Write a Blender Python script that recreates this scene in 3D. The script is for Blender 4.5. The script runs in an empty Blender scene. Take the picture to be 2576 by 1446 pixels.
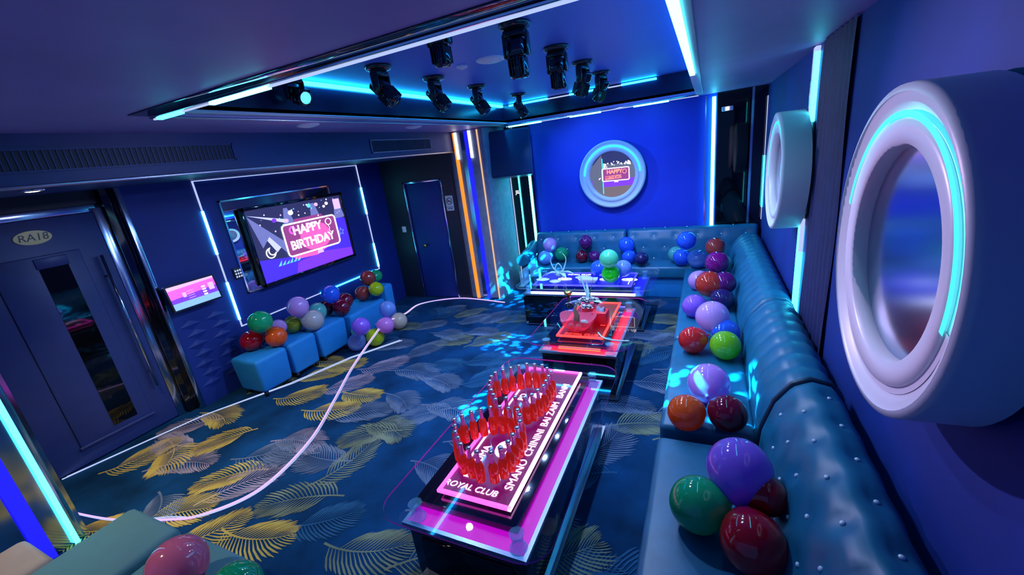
import bpy, bmesh, math, random
from mathutils import Vector, Matrix, Euler
random.seed(7)
S = bpy.context.scene
COL = S.collection

# ------------------------------------------------------------------ camera
cam_d = bpy.data.cameras.new('camera'); cam = bpy.data.objects.new('camera', cam_d); COL.objects.link(cam)
def _n(v): return v / v.length
F_PX = 1039.0
d1 = Vector((492, -393, F_PX)); dv = Vector((422, 3277, F_PX))      # vanishing points of room depth and of the verticals
Yc = _n(d1); Zc = _n(-dv); Zc = _n(Zc - Yc * Zc.dot(Yc)); Xc = Yc.cross(Zc)
R = Matrix(((Xc[0], -Xc[1], -Xc[2]), (Yc[0], -Yc[1], -Yc[2]), (Zc[0], -Zc[1], -Zc[2])))
cam.matrix_world = Matrix.Translation((0, 0, 2.0)) @ R.to_4x4()
cam_d.sensor_width = 36; cam_d.lens = F_PX / 2576 * 36; cam_d.clip_start = 0.05
S.camera = cam

# ------------------------------------------------------------------ view, world
S.view_settings.view_transform = 'Standard'; S.view_settings.look = 'None'
S.view_settings.exposure = 0.12; S.view_settings.gamma = 1.0; S.view_settings.use_curve_mapping = False
cy = S.cycles
cy.max_bounces = 7; cy.diffuse_bounces = 3; cy.glossy_bounces = 3; cy.transmission_bounces = 5; cy.transparent_max_bounces = 10
cy.caustics_reflective = False; cy.caustics_refractive = False
cy.sample_clamp_indirect = 4.0
W = bpy.data.worlds.new('world'); S.world = W; W.use_nodes = True
bg = W.node_tree.nodes['Background']; bg.inputs[0].default_value = (0.05, 0.15, 0.60, 1); bg.inputs[1].default_value = 0.6  # added blue fill that enters through the unbuilt front of the room

# ------------------------------------------------------------------ lights
def spot(loc, target, energy, color, angle=100, blend=1.0, size=0.03, gobo=None):
    d = bpy.data.lights.new('spot_light', 'SPOT'); d.energy = energy; d.color = color
    d.spot_size = math.radians(angle); d.spot_blend = blend; d.shadow_soft_size = size
    o = bpy.data.objects.new('spot_light', d); COL.objects.link(o); o.location = loc
    o.rotation_euler = (Vector(target) - Vector(loc)).to_track_quat('-Z', 'Y').to_euler()
    if gobo:
        d.use_nodes = True; nt = d.node_tree; em = nt.nodes['Emission']
        tc = nt.nodes.new('ShaderNodeTexCoord'); mp = nt.nodes.new('ShaderNodeMapping')
        mp.inputs['Scale'].default_value = gobo
        vo = nt.nodes.new('ShaderNodeTexVoronoi'); vo.inputs['Scale'].default_value = 1.0
        cr = nt.nodes.new('ShaderNodeValToRGB'); cr.color_ramp.elements[0].position = 0.40; cr.color_ramp.elements[1].position = 0.46
        cr.color_ramp.elements[0].color = (1, 1, 1, 1); cr.color_ramp.elements[1].color = (0.02, 0.02, 0.02, 1)
        nt.links.new(tc.outputs['Normal'], mp.inputs[0]); nt.links.new(mp.outputs[0], vo.inputs[0])
        nt.links.new(vo.outputs['Distance'], cr.inputs[0]); nt.links.new(cr.outputs[0], em.inputs[0])
        mm = nt.nodes.new('ShaderNodeMix'); mm.data_type = 'RGBA'; mm.blend_type = 'MULTIPLY'; mm.inputs[0].default_value = 1
        nt.links.new(cr.outputs[0], mm.inputs[6]); mm.inputs[7].default_value = (*color, 1)
        nt.links.new(mm.outputs[2], em.inputs[0])
    return o
ICE = (0.46, 0.62, 1.0); SKY = (0.10, 0.55, 1.0); WARM = (1.0, 0.80, 0.50)
ZR = 2.68
# wash of the moving heads under the ceiling recess
for y in (2.35, 3.1, 3.8, 4.5):
    spot((-0.94, y, 2.29), (-0.55, y + 0.2, 0), 75, ICE, 145)
for y in (2.45, 3.1, 3.8):
    spot((-1.98, y, 2.29), (-2.8, y + 0.1, 0), 62, ICE, 145)
spot((-2.05, 4.8, 2.29), (-1.0, 6.0, 1.2), 50, (0.12, 0.35, 1.0), 110)
spot((-0.94, 4.45, 2.29), (-0.9, 6.0, 1.5), 40, (0.10, 0.25, 1.0), 100)
# leaf patterned beams
spot((-0.96, 3.1, 2.28), (-1.62, 2.62, 0), 9000, (0.0, 0.85, 1.0), 14, 0.4, 0.01, gobo=(38, 26, 1))
spot((-0.96, 3.8, 2.28), (-1.95, 3.75, 0), 6000, (0.0, 0.6, 1.0), 15, 0.5, 0.01, gobo=(45, 30, 1))
spot((-0.96, 4.5, 2.28), (-2.55, 5.35, 0), 5000, (0.0, 0.8, 1.0), 22, 0.6, 0.01, gobo=(20, 40, 1))
spot((-1.98, 3.1, 2.28), (0.05, 2.55, 0.42), 5200, (0.1, 0.85, 1.0), 14, 0.3, 0.01, gobo=(20, 55, 1))
# lavender wash from the far row across to the mirror wall
spot((-1.98, 3.12, 2.27), (0.50, 1.45, 1.75), 250, (0.80, 0.58, 1.0), 38)
spot((-1.98, 3.84, 2.27), (0.62, 3.6, 1.3), 80, (0.62, 0.55, 1.0), 75)
spot((-0.96, 2.38, 2.25), (-4.6, 1.6, 1.0), 35, (0.42, 0.48, 1.0), 75)
# warm downlights by the entrance door and over the seat behind the camera
spot((-3.66, 1.14, 2.14), (-3.70, 1.45, 0), 95, WARM, 95, 0.9, 0.05)
spot((-2.9, -0.15, 2.38), (-2.55, 0.45, 0.4), 60, (1.0, 0.86, 0.66), 90, 0.9, 0.05)

# ------------------------------------------------------------------ materials
MATS = {}
def mat(name, base=(0.5, 0.5, 0.5), rough=0.5, metal=0.0, emit=None, es=0.0, coat=0.0, noise=0.0, nscale=8.0, bump=0.0, spec=0.5):
    m = bpy.data.materials.new(name); m.use_nodes = True; nt = m.node_tree; b = nt.nodes['Principled BSDF']
    b.inputs['Base Color'].default_value = (*base, 1); b.inputs['Roughness'].default_value = rough
    b.inputs['Metallic'].default_value = metal; b.inputs['Coat Weight'].default_value = coat; b.inputs['Specular IOR Level'].default_value = spec
    if emit: b.inputs['Emission Color'].default_value = (*emit, 1); b.inputs['Emission Strength'].default_value = es
    if noise or bump:
        tc = nt.nodes.new('ShaderNodeTexCoord'); no = nt.nodes.new('ShaderNodeTexNoise'); no.inputs['Scale'].default_value = nscale; no.inputs['Detail'].default_value = 4
        nt.links.new(tc.outputs['Object'], no.inputs['Vector'])
        if noise:
            cr = nt.nodes.new('ShaderNodeValToRGB')
            cr.color_ramp.elements[0].position = 0.3; cr.color_ramp.elements[1].position = 0.7
            cr.color_ramp.elements[0].color = (*[c * (1 - noise) for c in base], 1); cr.color_ramp.elements[1].color = (*[min(1, c * (1 + noise)) for c in base], 1)
            nt.links.new(no.outputs['Fac'], cr.inputs[0]); nt.links.new(cr.outputs[0], b.inputs['Base Color'])
        if bump:
            bp = nt.nodes.new('ShaderNodeBump'); bp.inputs['Strength'].default_value = bump; bp.inputs['Distance'].default_value = 0.02
            nt.links.new(no.outputs['Fac'], bp.inputs['Height']); nt.links.new(bp.outputs[0], b.inputs['Normal'])
    MATS[name] = m; return m
def mix_mat(name, kind, col, fac=0.5, rough=0.1, col2=None):
    """glass: clear pane with real reflections; balloon: thin translucent rubber; liquid: coloured glass"""
    m = bpy.data.materials.new(name); m.use_nodes = True; nt = m.node_tree; nt.nodes.clear()
    out = nt.nodes.new('ShaderNodeOutputMaterial'); mx = nt.nodes.new('ShaderNodeMixShader')
    nt.links.new(mx.outputs[0], out.inputs[0])
    if kind == 'glass':
        a = nt.nodes.new('ShaderNodeBsdfTransparent'); a.inputs[0].default_value = (*col, 1)
        g = nt.nodes.new('ShaderNodeBsdfGlossy'); g.inputs[0].default_value = (1, 1, 1, 1); g.inputs['Roughness'].default_value = rough
        fr = nt.nodes.new('ShaderNodeFresnel'); fr.inputs[0].default_value = 1.5
        ge = nt.nodes.new('ShaderNodeNewGeometry'); mu = nt.nodes.new('ShaderNodeMath'); mu.operation = 'SUBTRACT'; mu.use_clamp = True
        nt.links.new(fr.outputs[0], mu.inputs[0]); nt.links.new(ge.outputs['Backfacing'], mu.inputs[1]); nt.links.new(mu.outputs[0], mx.inputs[0]); nt.links.new(a.outputs[0], mx.inputs[1]); nt.links.new(g.outputs[0], mx.inputs[2])
    else:
        p = nt.nodes.new('ShaderNodeBsdfPrincipled'); p.inputs['Base Color'].default_value = (*col, 1); p.inputs['Roughness'].default_value = rough
        p.inputs['Coat Weight'].default_value = 1.0 if kind == 'balloon' else 0.0; p.inputs['Coat Roughness'].default_value = 0.04
        c2 = col2 or col
        if kind == 'balloon':
            t = nt.nodes.new('ShaderNodeBsdfTranslucent')
        else:
            t = nt.nodes.new('ShaderNodeBsdfTransparent')
        t.inputs[0].default_value = (*c2, 1)
        mx.inputs[0].default_value = fac
        nt.links.new(p.outputs[0], mx.inputs[1]); nt.links.new(t.outputs[0], mx.inputs[2])
    MATS[name] = m; return m

mat('wall_navy', (0.004, 0.030, 0.25), 0.55, noise=0.12, nscale=3, bump=0.05)
mat('wall_blue', (0.006, 0.045, 0.60), 0.6, noise=0.10, nscale=2, bump=0.05)
mat('wall_right', (0.003, 0.030, 0.26), 0.7, noise=0.25, nscale=2.2, bump=0.12)
mat('wall_dark', (0.012, 0.016, 0.035), 0.5, noise=0.1)
mat('pleat', (0.016, 0.022, 0.10), 0.6, noise=0.2)
mat('ceiling_paint', (0.36, 0.27, 0.56), 0.5, noise=0.12, nscale=1.5)
mat('recess_paint', (0.11, 0.22, 0.80), 0.45, noise=0.06, nscale=1.0)
mat('recess_dark', (0.008, 0.014, 0.05), 0.2)
mat('bulkhead', (0.012, 0.035, 0.17), 0.45, noise=0.1)
mat('vent_dark', (0.006, 0.008, 0.03), 0.5)
mat('black_gloss', (0.004, 0.004, 0.008), 0.06, coat=0.5)
mat('black_glass', (0.002, 0.003, 0.005), 0.03)
mat('black_plastic', (0.012, 0.014, 0.018), 0.25, coat=0.3)
mat('chrome', (0.75, 0.78, 0.85), 0.12, 1.0)
mat('steel', (0.55, 0.58, 0.65), 0.3, 1.0)
mat('mirror', (0.85, 0.9, 0.95), 0.02, 1.0)
mat('mirror_haze', (0.45, 0.52, 0.68), 0.16, 1.0)
mat('gold', (0.85, 0.55, 0.15), 0.3, 1.0)
mat('plaque', (0.70, 0.55, 0.22), 0.4, 0.3)
mat('white_plastic', (0.95, 0.92, 0.98), 0.35)
mat('ring_white', (0.80, 0.80, 0.86), 0.35)
mat('ring_side', (0.62, 0.68, 0.74), 0.4)
mat('sofa', (0.006, 0.135, 0.26), 0.40, noise=0.15, nscale=9, bump=0.06)
mat('speaker_blue', (0.010, 0.06, 0.16), 0.35)
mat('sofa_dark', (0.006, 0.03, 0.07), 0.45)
mat('ottoman', (0.006, 0.25, 0.66), 0.65, noise=0.06)
mat('ottoman_teal', (0.10, 0.26, 0.27), 0.6, noise=0.06)
mat('beige', (0.42, 0.33, 0.26), 0.6, noise=0.06)
mat('button', (0.85, 0.92, 1.0), 0.12, 0.2, coat=1.0)
mat('carpet', (0.003, 0.042, 0.125), 0.9, noise=0.55, nscale=2.6, bump=0.1, spec=0.1)
mat('leaf_gold', (0.50, 0.38, 0.09), 0.85, spec=0.1, noise=0.3, nscale=5)
mat('leaf_olive', (0.17, 0.21, 0.14), 0.85, spec=0.1, noise=0.3, nscale=5)
mat('leaf_slate', (0.12, 0.17, 0.26), 0.85, spec=0.1, noise=0.3, nscale=5)
mat('leaf_teal', (0.02, 0.10, 0.21), 0.85, spec=0.1)
mat('leaf_lilac', (0.30, 0.26, 0.34), 0.85, spec=0.1, noise=0.3, nscale=5)
mat('door_blue', (0.030, 0.055, 0.22), 0.4, noise=0.08)
mat('paper', (0.7, 0.7, 0.78), 0.7)
mat('paint_grey', (0.25, 0.30, 0.42), 0.5, noise=0.15, nscale=14)
mat('rock', (0.35, 0.36, 0.34), 0.8, noise=0.4, nscale=30)
mat('bark', (0.16, 0.11, 0.07), 0.8)
mat('leaf_green', (0.10, 0.30, 0.16), 0.4)
mat('leaf_pale', (0.45, 0.75, 0.75), 0.35)
mat('petal_grey', (0.50, 0.52, 0.58), 0.6, noise=0.3, nscale=30)
mat('red_card', (0.75, 0.01, 0.03), 0.4)
mat('plate', (0.65, 0.75, 0.80), 0.2)
# light sources
def em(name, col, s): return mat(name, (0.02, 0.02, 0.02), 0.4, emit=col, es=s)
em('led_cyan', (0.04, 0.80, 1.0), 7.0)
em('led_cove', (0.012, 0.50, 1.0), 16.0)
em('led_hot', (0.08, 0.82, 1.0), 11.0)
em('led_thin', (0.50, 0.62, 1.0), 0.9)
em('led_white', (0.85, 0.88, 1.0), 3.0)
em('led_ring', (0.03, 0.90, 0.95), 1.7)
em('led_orange', (1.0, 0.32, 0.02), 1.0)
em('led_blue', (0.01, 0.01, 1.0), 1.2)
em('led_tan', (1.0, 0.6, 0.35), 0.8)
em('trail', (0.60, 0.40, 1.0), 1.3)
em('neon_pink', (1.0, 0.045, 0.55), 5.0)
em('neon_hot', (1.0, 0.42, 0.78), 5.0)
em('pink_band', (0.60, 0.0, 0.55), 1.0)
em('pink_bed', (0.42, 0.0, 0.22), 0.45)  # light of the neon letters on the sign bed, given as its own glow
em('neon_red', (1.0, 0.03, 0.02), 4.0)
em('red_band', (1.0, 0.0, 0.012), 1.9)
em('red_bar', (1.0, 0.22, 0.06), 1.8)
em('red_bed', (0.5, 0.0, 0.0), 0.5)
em('neon_blue', (0.06, 0.05, 1.0), 2.6)
em('blue_band', (0.008, 0.004, 1.0), 1.5)
em('blue_bar', (0.85, 0.85, 1.0), 4.0)
em('blue_bed', (0.005, 0.0, 0.75), 0.9)
em('lamp_warm', (1.0, 0.82, 0.6), 9.0)
em('lamp_lens', (0.12, 0.75, 1.0), 1.3)
em('lamp_soft', (0.8, 0.85, 1.0), 2.5)
for n, c, s in (('px_taupe', (0.12, 0.09, 0.10), 1.0), ('px_slate', (0.08, 0.09, 0.14), 1.0), ('px_coral', (1.0, 0.28, 0.18), 1.0), ('px_white', (1, 0.95, 1), 1.3), ('px_pink', (1.0, 0.08, 0.35), 1.1), ('px_magenta', (0.85, 0.10, 0.75), 0.9), ('px_blue', (0.05, 0.02, 0.95), 0.9),
                ('px_navy', (0.02, 0.02, 0.09), 0.8), ('px_violet', (0.16, 0.03, 0.90), 0.9), ('px_beam', (0.42, 0.45, 1.0), 1.0), ('px_beam2', (0.14, 0.16, 0.45), 0.8),
                ('px_plum', (0.25, 0.04, 0.22), 0.8), ('px_cyan', (0.10, 0.55, 0.9), 0.9), ('px_lilac', (0.60, 0.40, 0.95), 0.9), ('px_sky', (0.20, 0.40, 0.95), 0.9)):
    em(n, c, s * 1.6)
mix_mat('glass', 'glass', (0.90, 0.95, 1.0), rough=0.02)
mix_mat('glass_dark', 'glass', (0.25, 0.28, 0.40), rough=0.05)
mix_mat('glass_edge', 'liquid', (0.4, 0.75, 0.9), 0.55, 0.1)
mix_mat('edge_pink', 'liquid', (1.0, 0.12, 0.75), 0.35, 0.1, (1.0, 0.4, 0.9))  # table light caught in the glass edge, put into its pink
mix_mat('acrylic', 'liquid', (0.35, 0.75, 0.85), 0.72, 0.1, (0.75, 0.95, 1.0))
mix_mat('bottle_glass', 'balloon', (1.0, 0.30, 0.75), 0.55, 0.05, (1.0, 0.45, 0.85))
mix_mat('bottle_liquid', 'balloon', (1.0, 0.09, 0.05), 0.72, 0.06, (1.0, 0.20, 0.12))
mix_mat('bowl_glass', 'liquid', (1.0, 0.18, 0.32), 0.35, 0.05, (1.0, 0.35, 0.45))

# ------------------------------------------------------------------ mesh builder
class MB:
    def __init__(s, default='paper'):
        s.bm = bmesh.new(); s.mats = []; s.cur = default; s.smooth = set()
    def mi(s, m):
        m = m or s.cur
        if m not in s.mats: s.mats.append(m)
        return s.mats.index(m)
    def face(s, vs, m=None, smooth=False):
        try:
            f = s.bm.faces.new(vs)
        except ValueError:
            return None
        f.material_index = s.mi(m); f.smooth = smooth; return f
    def poly(s, pts, m=None):
        return s.face([s.bm.verts.new(p) for p in pts], m)
    def box(s, lo, hi, m=None, bevel=0.0, seg=2, M=None):
        x0, y0, z0 = lo; x1, y1, z1 = hi
        vs = [s.bm.verts.new(p) for p in ((x0, y0, z0), (x1, y0, z0), (x1, y1, z0), (x0, y1, z0), (x0, y0, z1), (x1, y0, z1), (x1, y1, z1), (x0, y1, z1))]
        fs = [s.face([vs[i] for i in q], m) for q in ((3, 2, 1, 0), (4, 5, 6, 7), (0, 1, 5, 4), (1, 2, 6, 5), (2, 3, 7, 6), (3, 0, 4, 7))]
        if M is not None:
            for v in vs: v.co = M @ v.co
        if bevel:
            es = list({e for f in fs for e in f.edges})
            r = bmesh.ops.bevel(s.bm, geom=es, offset=bevel, segments=seg, profile=0.5, affect='EDGES')
            k = s.mi(m)
            for f in r['faces']: f.material_index = k; f.smooth = True
            for v in r['verts']:
                for f in v.link_faces: f.smooth = True
        return s
    def tube(s, pts, r, m=None, n=8, closed=False, caps=True):
        pts = [Vector(p) for p in pts]; rings = []; N = len(pts)
        rr = r if isinstance(r, (list, tuple)) else [r] * N
        prev = None
        for i, p in enumerate(pts):
            a = pts[i - 1] if (i > 0 or closed) else p; b = pts[(i + 1) % N] if (i < N - 1 or closed) else p
            t = (b - a).normalized()
            if prev is None:
                up = Vector((0, 0, 1)) if abs(t.z) < 0.9 else Vector((1, 0, 0)); u = t.cross(up).normalized()
            else:
                u = (prev - t * prev.dot(t)).normalized()
            prev = u; w = t.cross(u)
            rings.append([s.bm.verts.new(p + (u * math.cos(2 * math.pi * k / n) + w * math.sin(2 * math.pi * k / n)) * rr[i]) for k in range(n)])
        for i in range(N if closed else N - 1):
            A, B = rings[i], rings[(i + 1) % N]
            for k in range(n): s.face([A[k], A[(k + 1) % n], B[(k + 1) % n], B[k]], m, True)
        if caps and not closed:
            s.face(rings[0][::-1], m); s.face(rings[-1], m)
        return s
    def lathe(s, prof, M=None, m=None, n=24, caps=True):
        """prof: (radius, height) about local z, M places it; m may be a list with one material per band"""
        M = M or Matrix.Identity(4); rings = []
        for r, z in prof:
            if r < 1e-6: rings.append([s.bm.verts.new(M @ Vector((0, 0, z)))])
            else: rings.append([s.bm.verts.new(M @ Vector((r * math.cos(2 * math.pi * k / n), r * math.sin(2 * math.pi * k / n), z))) for k in range(n)])
        for i in range(len(rings) - 1):
            A, B = rings[i], rings[i + 1]; mm = m[i] if isinstance(m, (list, tuple)) else m
            for k in range(n):
                k2 = (k + 1) % n
                if len(A) == 1 and len(B) == 1: continue
                if len(A) == 1: s.face([A[0], B[k2], B[k]], mm, True)
                elif len(B) == 1: s.face([A[k], A[k2], B[0]], mm, True)
                else: s.face([A[k], A[k2], B[k2], B[k]], mm, True)
        if caps:
            mm = m if not isinstance(m, (list, tuple)) else m[0]
            if len(rings[0]) > 1: s.face(rings[0][::-1], mm)
            mm = m if not isinstance(m, (list, tuple)) else m[-1]
            if len(rings[-1]) > 1: s.face(rings[-1], mm)
        return s
    def grid(s, f, nu, nv, m=None):
        V = [[s.bm.verts.new(f(i / nu, j / nv)) for j in range(nv + 1)] for i in range(nu + 1)]
        for i in range(nu):
            for j in range(nv): s.face([V[i][j], V[i + 1][j], V[i + 1][j + 1], V[i][j + 1]], m, True)
        return V
    def prism(s, outline, M, depth, m=None, side=None):
        """flat outline (u, v) extruded along local z by depth, placed by M"""
        a = [s.bm.verts.new(M @ Vector((u, v, 0))) for u, v in outline]; b = [s.bm.verts.new(M @ Vector((u, v, depth))) for u, v in outline]
        s.face(a[::-1], m); s.face(b, m); n = len(a)
        for k in range(n): s.face([a[k], a[(k + 1) % n], b[(k + 1) % n], b[k]], side or m)
        return s
    def text(s, txt, size, M, m, outline=0.0, depth=0.001, align='CENTER', shear=0.0, space=1.0):
        cu = bpy.data.curves.new('t', 'FONT'); cu.body = txt; cu.size = size; cu.align_x = align; cu.align_y = 'CENTER'; cu.shear = shear; cu.space_character = space
        cu.resolution_u = 3
        if outline: cu.fill_mode = 'NONE'; cu.bevel_depth = outline; cu.bevel_resolution = 0
        else: cu.extrude = depth
        ob = bpy.data.objects.new('t', cu); COL.objects.link(ob)
        dg = bpy.context.evaluated_depsgraph_get(); me = bpy.data.meshes.new_from_object(ob.evaluated_get(dg))
        me.transform(M); n0 = len(s.bm.faces); s.bm.from_mesh(me); s.bm.faces.ensure_lookup_table(); k = s.mi(m)
        for f in s.bm.faces[n0:]: f.material_index = k
        bpy.data.objects.remove(ob); bpy.data.curves.remove(cu); bpy.data.meshes.remove(me)
        return s
    def build(s, name, parent=None, base=True, fix=True, origin=None):
        """links the shape as one mesh; the verts are in world space, the origin goes to the parent or to the base of the shape"""
        bm = s.bm
        if fix: bmesh.ops.recalc_face_normals(bm, faces=bm.faces[:])
        me = bpy.data.meshes.new(name); o = bpy.data.objects.new(name, me)
        if parent is not None:
            off = WPOS[parent.name]; o.parent = parent; WPOS[o.name] = off; loc = Vector((0, 0, 0))
        else:
            xs = [v.co for v in bm.verts]
            off = Vector(origin) if origin else Vector((sum(v.x for v in xs) / len(xs), sum(v.y for v in xs) / len(xs), min(v.z for v in xs)))
            loc = off
        bmesh.ops.translate(bm, verts=bm.verts[:], vec=-off)
        bm.to_mesh(me); bm.free(); o.location = loc; WPOS[o.name] = off.copy()
        for m in s.mats: me.materials.append(MATS[m])
        COL.objects.link(o); return o
WPOS = {}
def thing(name, label, cat, loc, group=None):
    o = bpy.data.objects.new(name, None); o.location = loc; o.empty_display_size = 0.05; COL.objects.link(o); WPOS[o.name] = Vector(loc)
    return tag(o, label, cat, group)
def tag(o, label, cat, group=None):
    o['label'] = label; o['category'] = cat
    if group: o['group'] = group
    return o
def struct(o, label=None):
    o['kind'] = 'structure'
    if label: o['label'] = label
    return o
def frame(o, u, v):
    u = Vector(u).normalized(); v = Vector(v).normalized(); n = u.cross(v)
    return Matrix(((u.x, v.x, n.x, o[0]), (u.y, v.y, n.y, o[1]), (u.z, v.z, n.z, o[2]), (0, 0, 0, 1)))
def rrect(w, h, r, n=6, cx=0, cy=0):
    pts = []
    for sx, sy, a0 in ((1, 1, 0), (-1, 1, 90), (-1, -1, 180), (1, -1, 270)):
        for k in range(n + 1):
            a = math.radians(a0 + 90 * k / n); pts.append((cx + sx * (w / 2 - r) + r * math.cos(a), cy + sy * (h / 2 - r) + r * math.sin(a)))
    return pts
def on(M, pts): return [M @ Vector((*p, 0) if len(p) == 2 else p) for p in pts]
def copy_tree(o, loc):
    c = o.copy(); COL.objects.link(c); c.location = loc
    for ch in o.children:
        d = ch.copy(); COL.objects.link(d); d.parent = c
        for g in ch.children:
            e = g.copy(); COL.objects.link(e); e.parent = d
    return c

# ================================================================== THE ROOM
XL, XT, XR, YB, YRET, H = -4.66, -4.52, 0.62, 5.95, 5.15, 2.42
X0, X1, Y0, Y1 = -2.56, -0.10, 1.33, 5.60          # ceiling recess
ZB, XB = 2.16, -3.20                                # bulkhead

# floor: navy carpet with woven palm fronds
fl = MB('carpet')
fl.box((XL - 0.1, -1.2, -0.05), (XR + 0.1, YB + 0.1, 0.0), 'carpet')
def frond(x, y, ang, L, Wd, bend, m, z):
    pts = []; N = 22; px, py = x, y; a = ang
    for i in range(N + 1):
        pts.append((px, py, a)); px += math.cos(a) * L / N; py += math.sin(a) * L / N; a += bend / N
    for i in range(N):                                                # midrib
        (ax, ay, aa), (bx, by, ba) = pts[i], pts[i + 1]; w0 = 0.006 * (1 - i / N) + 0.0015; w1 = 0.006 * (1 - (i + 1) / N) + 0.0015
        fl.poly([(ax + math.sin(aa) * w0, ay - math.cos(aa) * w0, z), (bx + math.sin(ba) * w1, by - math.cos(ba) * w1, z), (bx - math.sin(ba) * w1, by + math.cos(ba) * w1, z), (ax - math.sin(aa) * w0, ay + math.cos(aa) * w0, z)], m)
    for i in range(2, N + 1):
        t = i / N; z += 0.00006; l = Wd * (math.sin(math.pi * min(1, 0.12 + t * 0.86)) ** 0.6) * random.uniform(0.9, 1.08)
        for sd in (-1, 1):
            if sd == 1 and t < 0.2: continue
            px, py, a = pts[i]; b = a + sd * (1.12 - 0.55 * t ** 2); c = -sd * 0.55
            w = 0.0062 * (1.0 if t < 0.75 else 0.6); q = []
            for k, ww in ((0, 0.25), (0.45, 0.85), (0.8, 1.0), (1.0, 0.25)):
                bb = b + c * k; ex, ey = px + math.cos(b + c * k * 0.5) * l * k, py + math.sin(b + c * k * 0.5) * l * k
                q.append((ex, ey, bb, ww * w))
            left = [(ex - math.sin(bb) * w2, ey + math.cos(bb) * w2, z) for ex, ey, bb, w2 in q]; right = [(ex + math.sin(bb) * w2, ey - math.cos(bb) * w2, z) for ex, ey, bb, w2 in q]
            fl.poly(right + left[::-1], m)
rf = random.Random(11); k = 0
for row, y in enumerate([0.35 + 0.36 * i for i in range(15)]):
    for colm in range(11):
        x = -4.45 + 0.42 * colm + (0.21 if row % 2 else 0)
        if x > -0.15 or (x < -3.4 and y > 5.0): continue
        door_side = x < -2.9 + 0.25 * math.sin(y * 2) and y < 2.9  # frond pattern keeps gold to the door side, painting in its warm light
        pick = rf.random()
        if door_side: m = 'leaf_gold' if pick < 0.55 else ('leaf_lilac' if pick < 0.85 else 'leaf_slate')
        else: m = 'leaf_olive' if pick < 0.36 else ('leaf_slate' if pick < 0.72 else 'leaf_teal')
        ang = rf.choice([0.35, 0.6, 0.95, 3.6, 0.1]) + rf.uniform(-0.3, 0.3)
        k += 1
        frond(x + rf.uniform(-0.08, 0.08), y + rf.uniform(-0.08, 0.08), ang, rf.uniform(0.42, 0.58), rf.uniform(0.19, 0.25), rf.choice([-0.9, 0.8, 0.5, -0.5]), m, 0.0012 + 0.00003 * (k % 60))
struct(fl.build('floor', fix=False, origin=(0, 0, 0)))

# walls
w = MB('wall_navy')
w.box((XT - 0.3, 1.91, 0), (XT, YRET + 0.05, ZB), 'wall_navy')                      # wall with the TV
struct(w.build('wall_left'))
w = MB('wall_dark'); w.box((XL - 0.3, -0.2, 2.02), (XL, 1.91, ZB), 'wall_dark'); w.box((XL - 0.3, -0.2, 0), (XL - 0.02, 0.62, ZB), 'wall_navy')
struct(w.build('wall_left_entry'))
w = MB('wall_navy')
for r in range(7):                                                                  # quilted diamonds in relief
    for c in range(2):
        z = 0.20 + 0.105 * r; y = 2.05 + 0.24 * c + (0.03 if r % 2 else 0)
        a = [(XT, y - 0.10, z), (XT, y, z + 0.05), (XT, y + 0.10, z), (XT, y, z - 0.05)]; t = (XT + 0.013, y, z + 0.006)
        vs = [w.bm.verts.new(p) for p in a]; tv = w.bm.verts.new(t)
        for i in range(4): w.face([vs[i], vs[(i + 1) % 4], tv], 'wall_navy')
struct(w.build('trim_9'), 'quilted diamond relief low on the TV wall')
w = MB('wall_dark'); w.box((XT - 0.05, YRET, 0), (-4.13, YRET + 0.1, ZB), 'wall_dark'); w.box((-3.47, YRET, 0), (-3.26, YRET + 0.1, ZB), 'wall_dark'); w.box((-4.13, YRET, 1.82), (-3.47, YRET + 0.1, ZB), 'wall_dark')
struct(w.build('wall_left_return'))
w = MB('wall_blue'); w.box((-3.3, YB, 0), (XR + 0.1, YB + 0.1, 2.75), 'wall_blue'); struct(w.build('wall_back'))
w = MB('wall_right'); w.box((XR, -1.2, 0), (XR + 0.1, YB + 0.1, 2.6), 'wall_right')
def pleats(u, v): y = 2.62 + u * 0.62; return Vector((XR - 0.012 - 0.010 * math.sin(u * 44 + 0.7 * math.sin(v * 9)), y, 0.3 + v * 2.115))
struct(w.build('wall_right'))
w = MB('pleat'); w.grid(pleats, 60, 24, 'pleat'); struct(w.build('trim_8', fix=False))
# near pillar clad in mirror panels, light stripes in its long face
w = MB('mirror_haze'); w.box((XL - 0.3, -1.2, 0), (-3.62, 0.66, H), 'mirror_haze', 0.01)
w.box((-3.62, 0.648, 0), (-3.60, 0.668, H), 'chrome')
pn = struct(w.build('pillar'), 'mirror clad pillar beside the numbered door')
p = MB(); p.box((-3.62, 0.598, 0.0), (-3.604, 0.622, H), 'led_cyan'); p.build('light_stripe', pn)['label'] = 'cyan light stripe'
p = MB(); p.box((-3.62, 0.45, 0.0), (-3.604, 0.515, H), 'led_blue'); p.build('light_stripe', pn)['label'] = 'blue light stripe'
p = MB(); p.box((-3.62, 0.26, 0.0), (-3.604, 0.34, H), 'led_orange'); p.build('light_stripe', pn)['label'] = 'orange light stripe'
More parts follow.
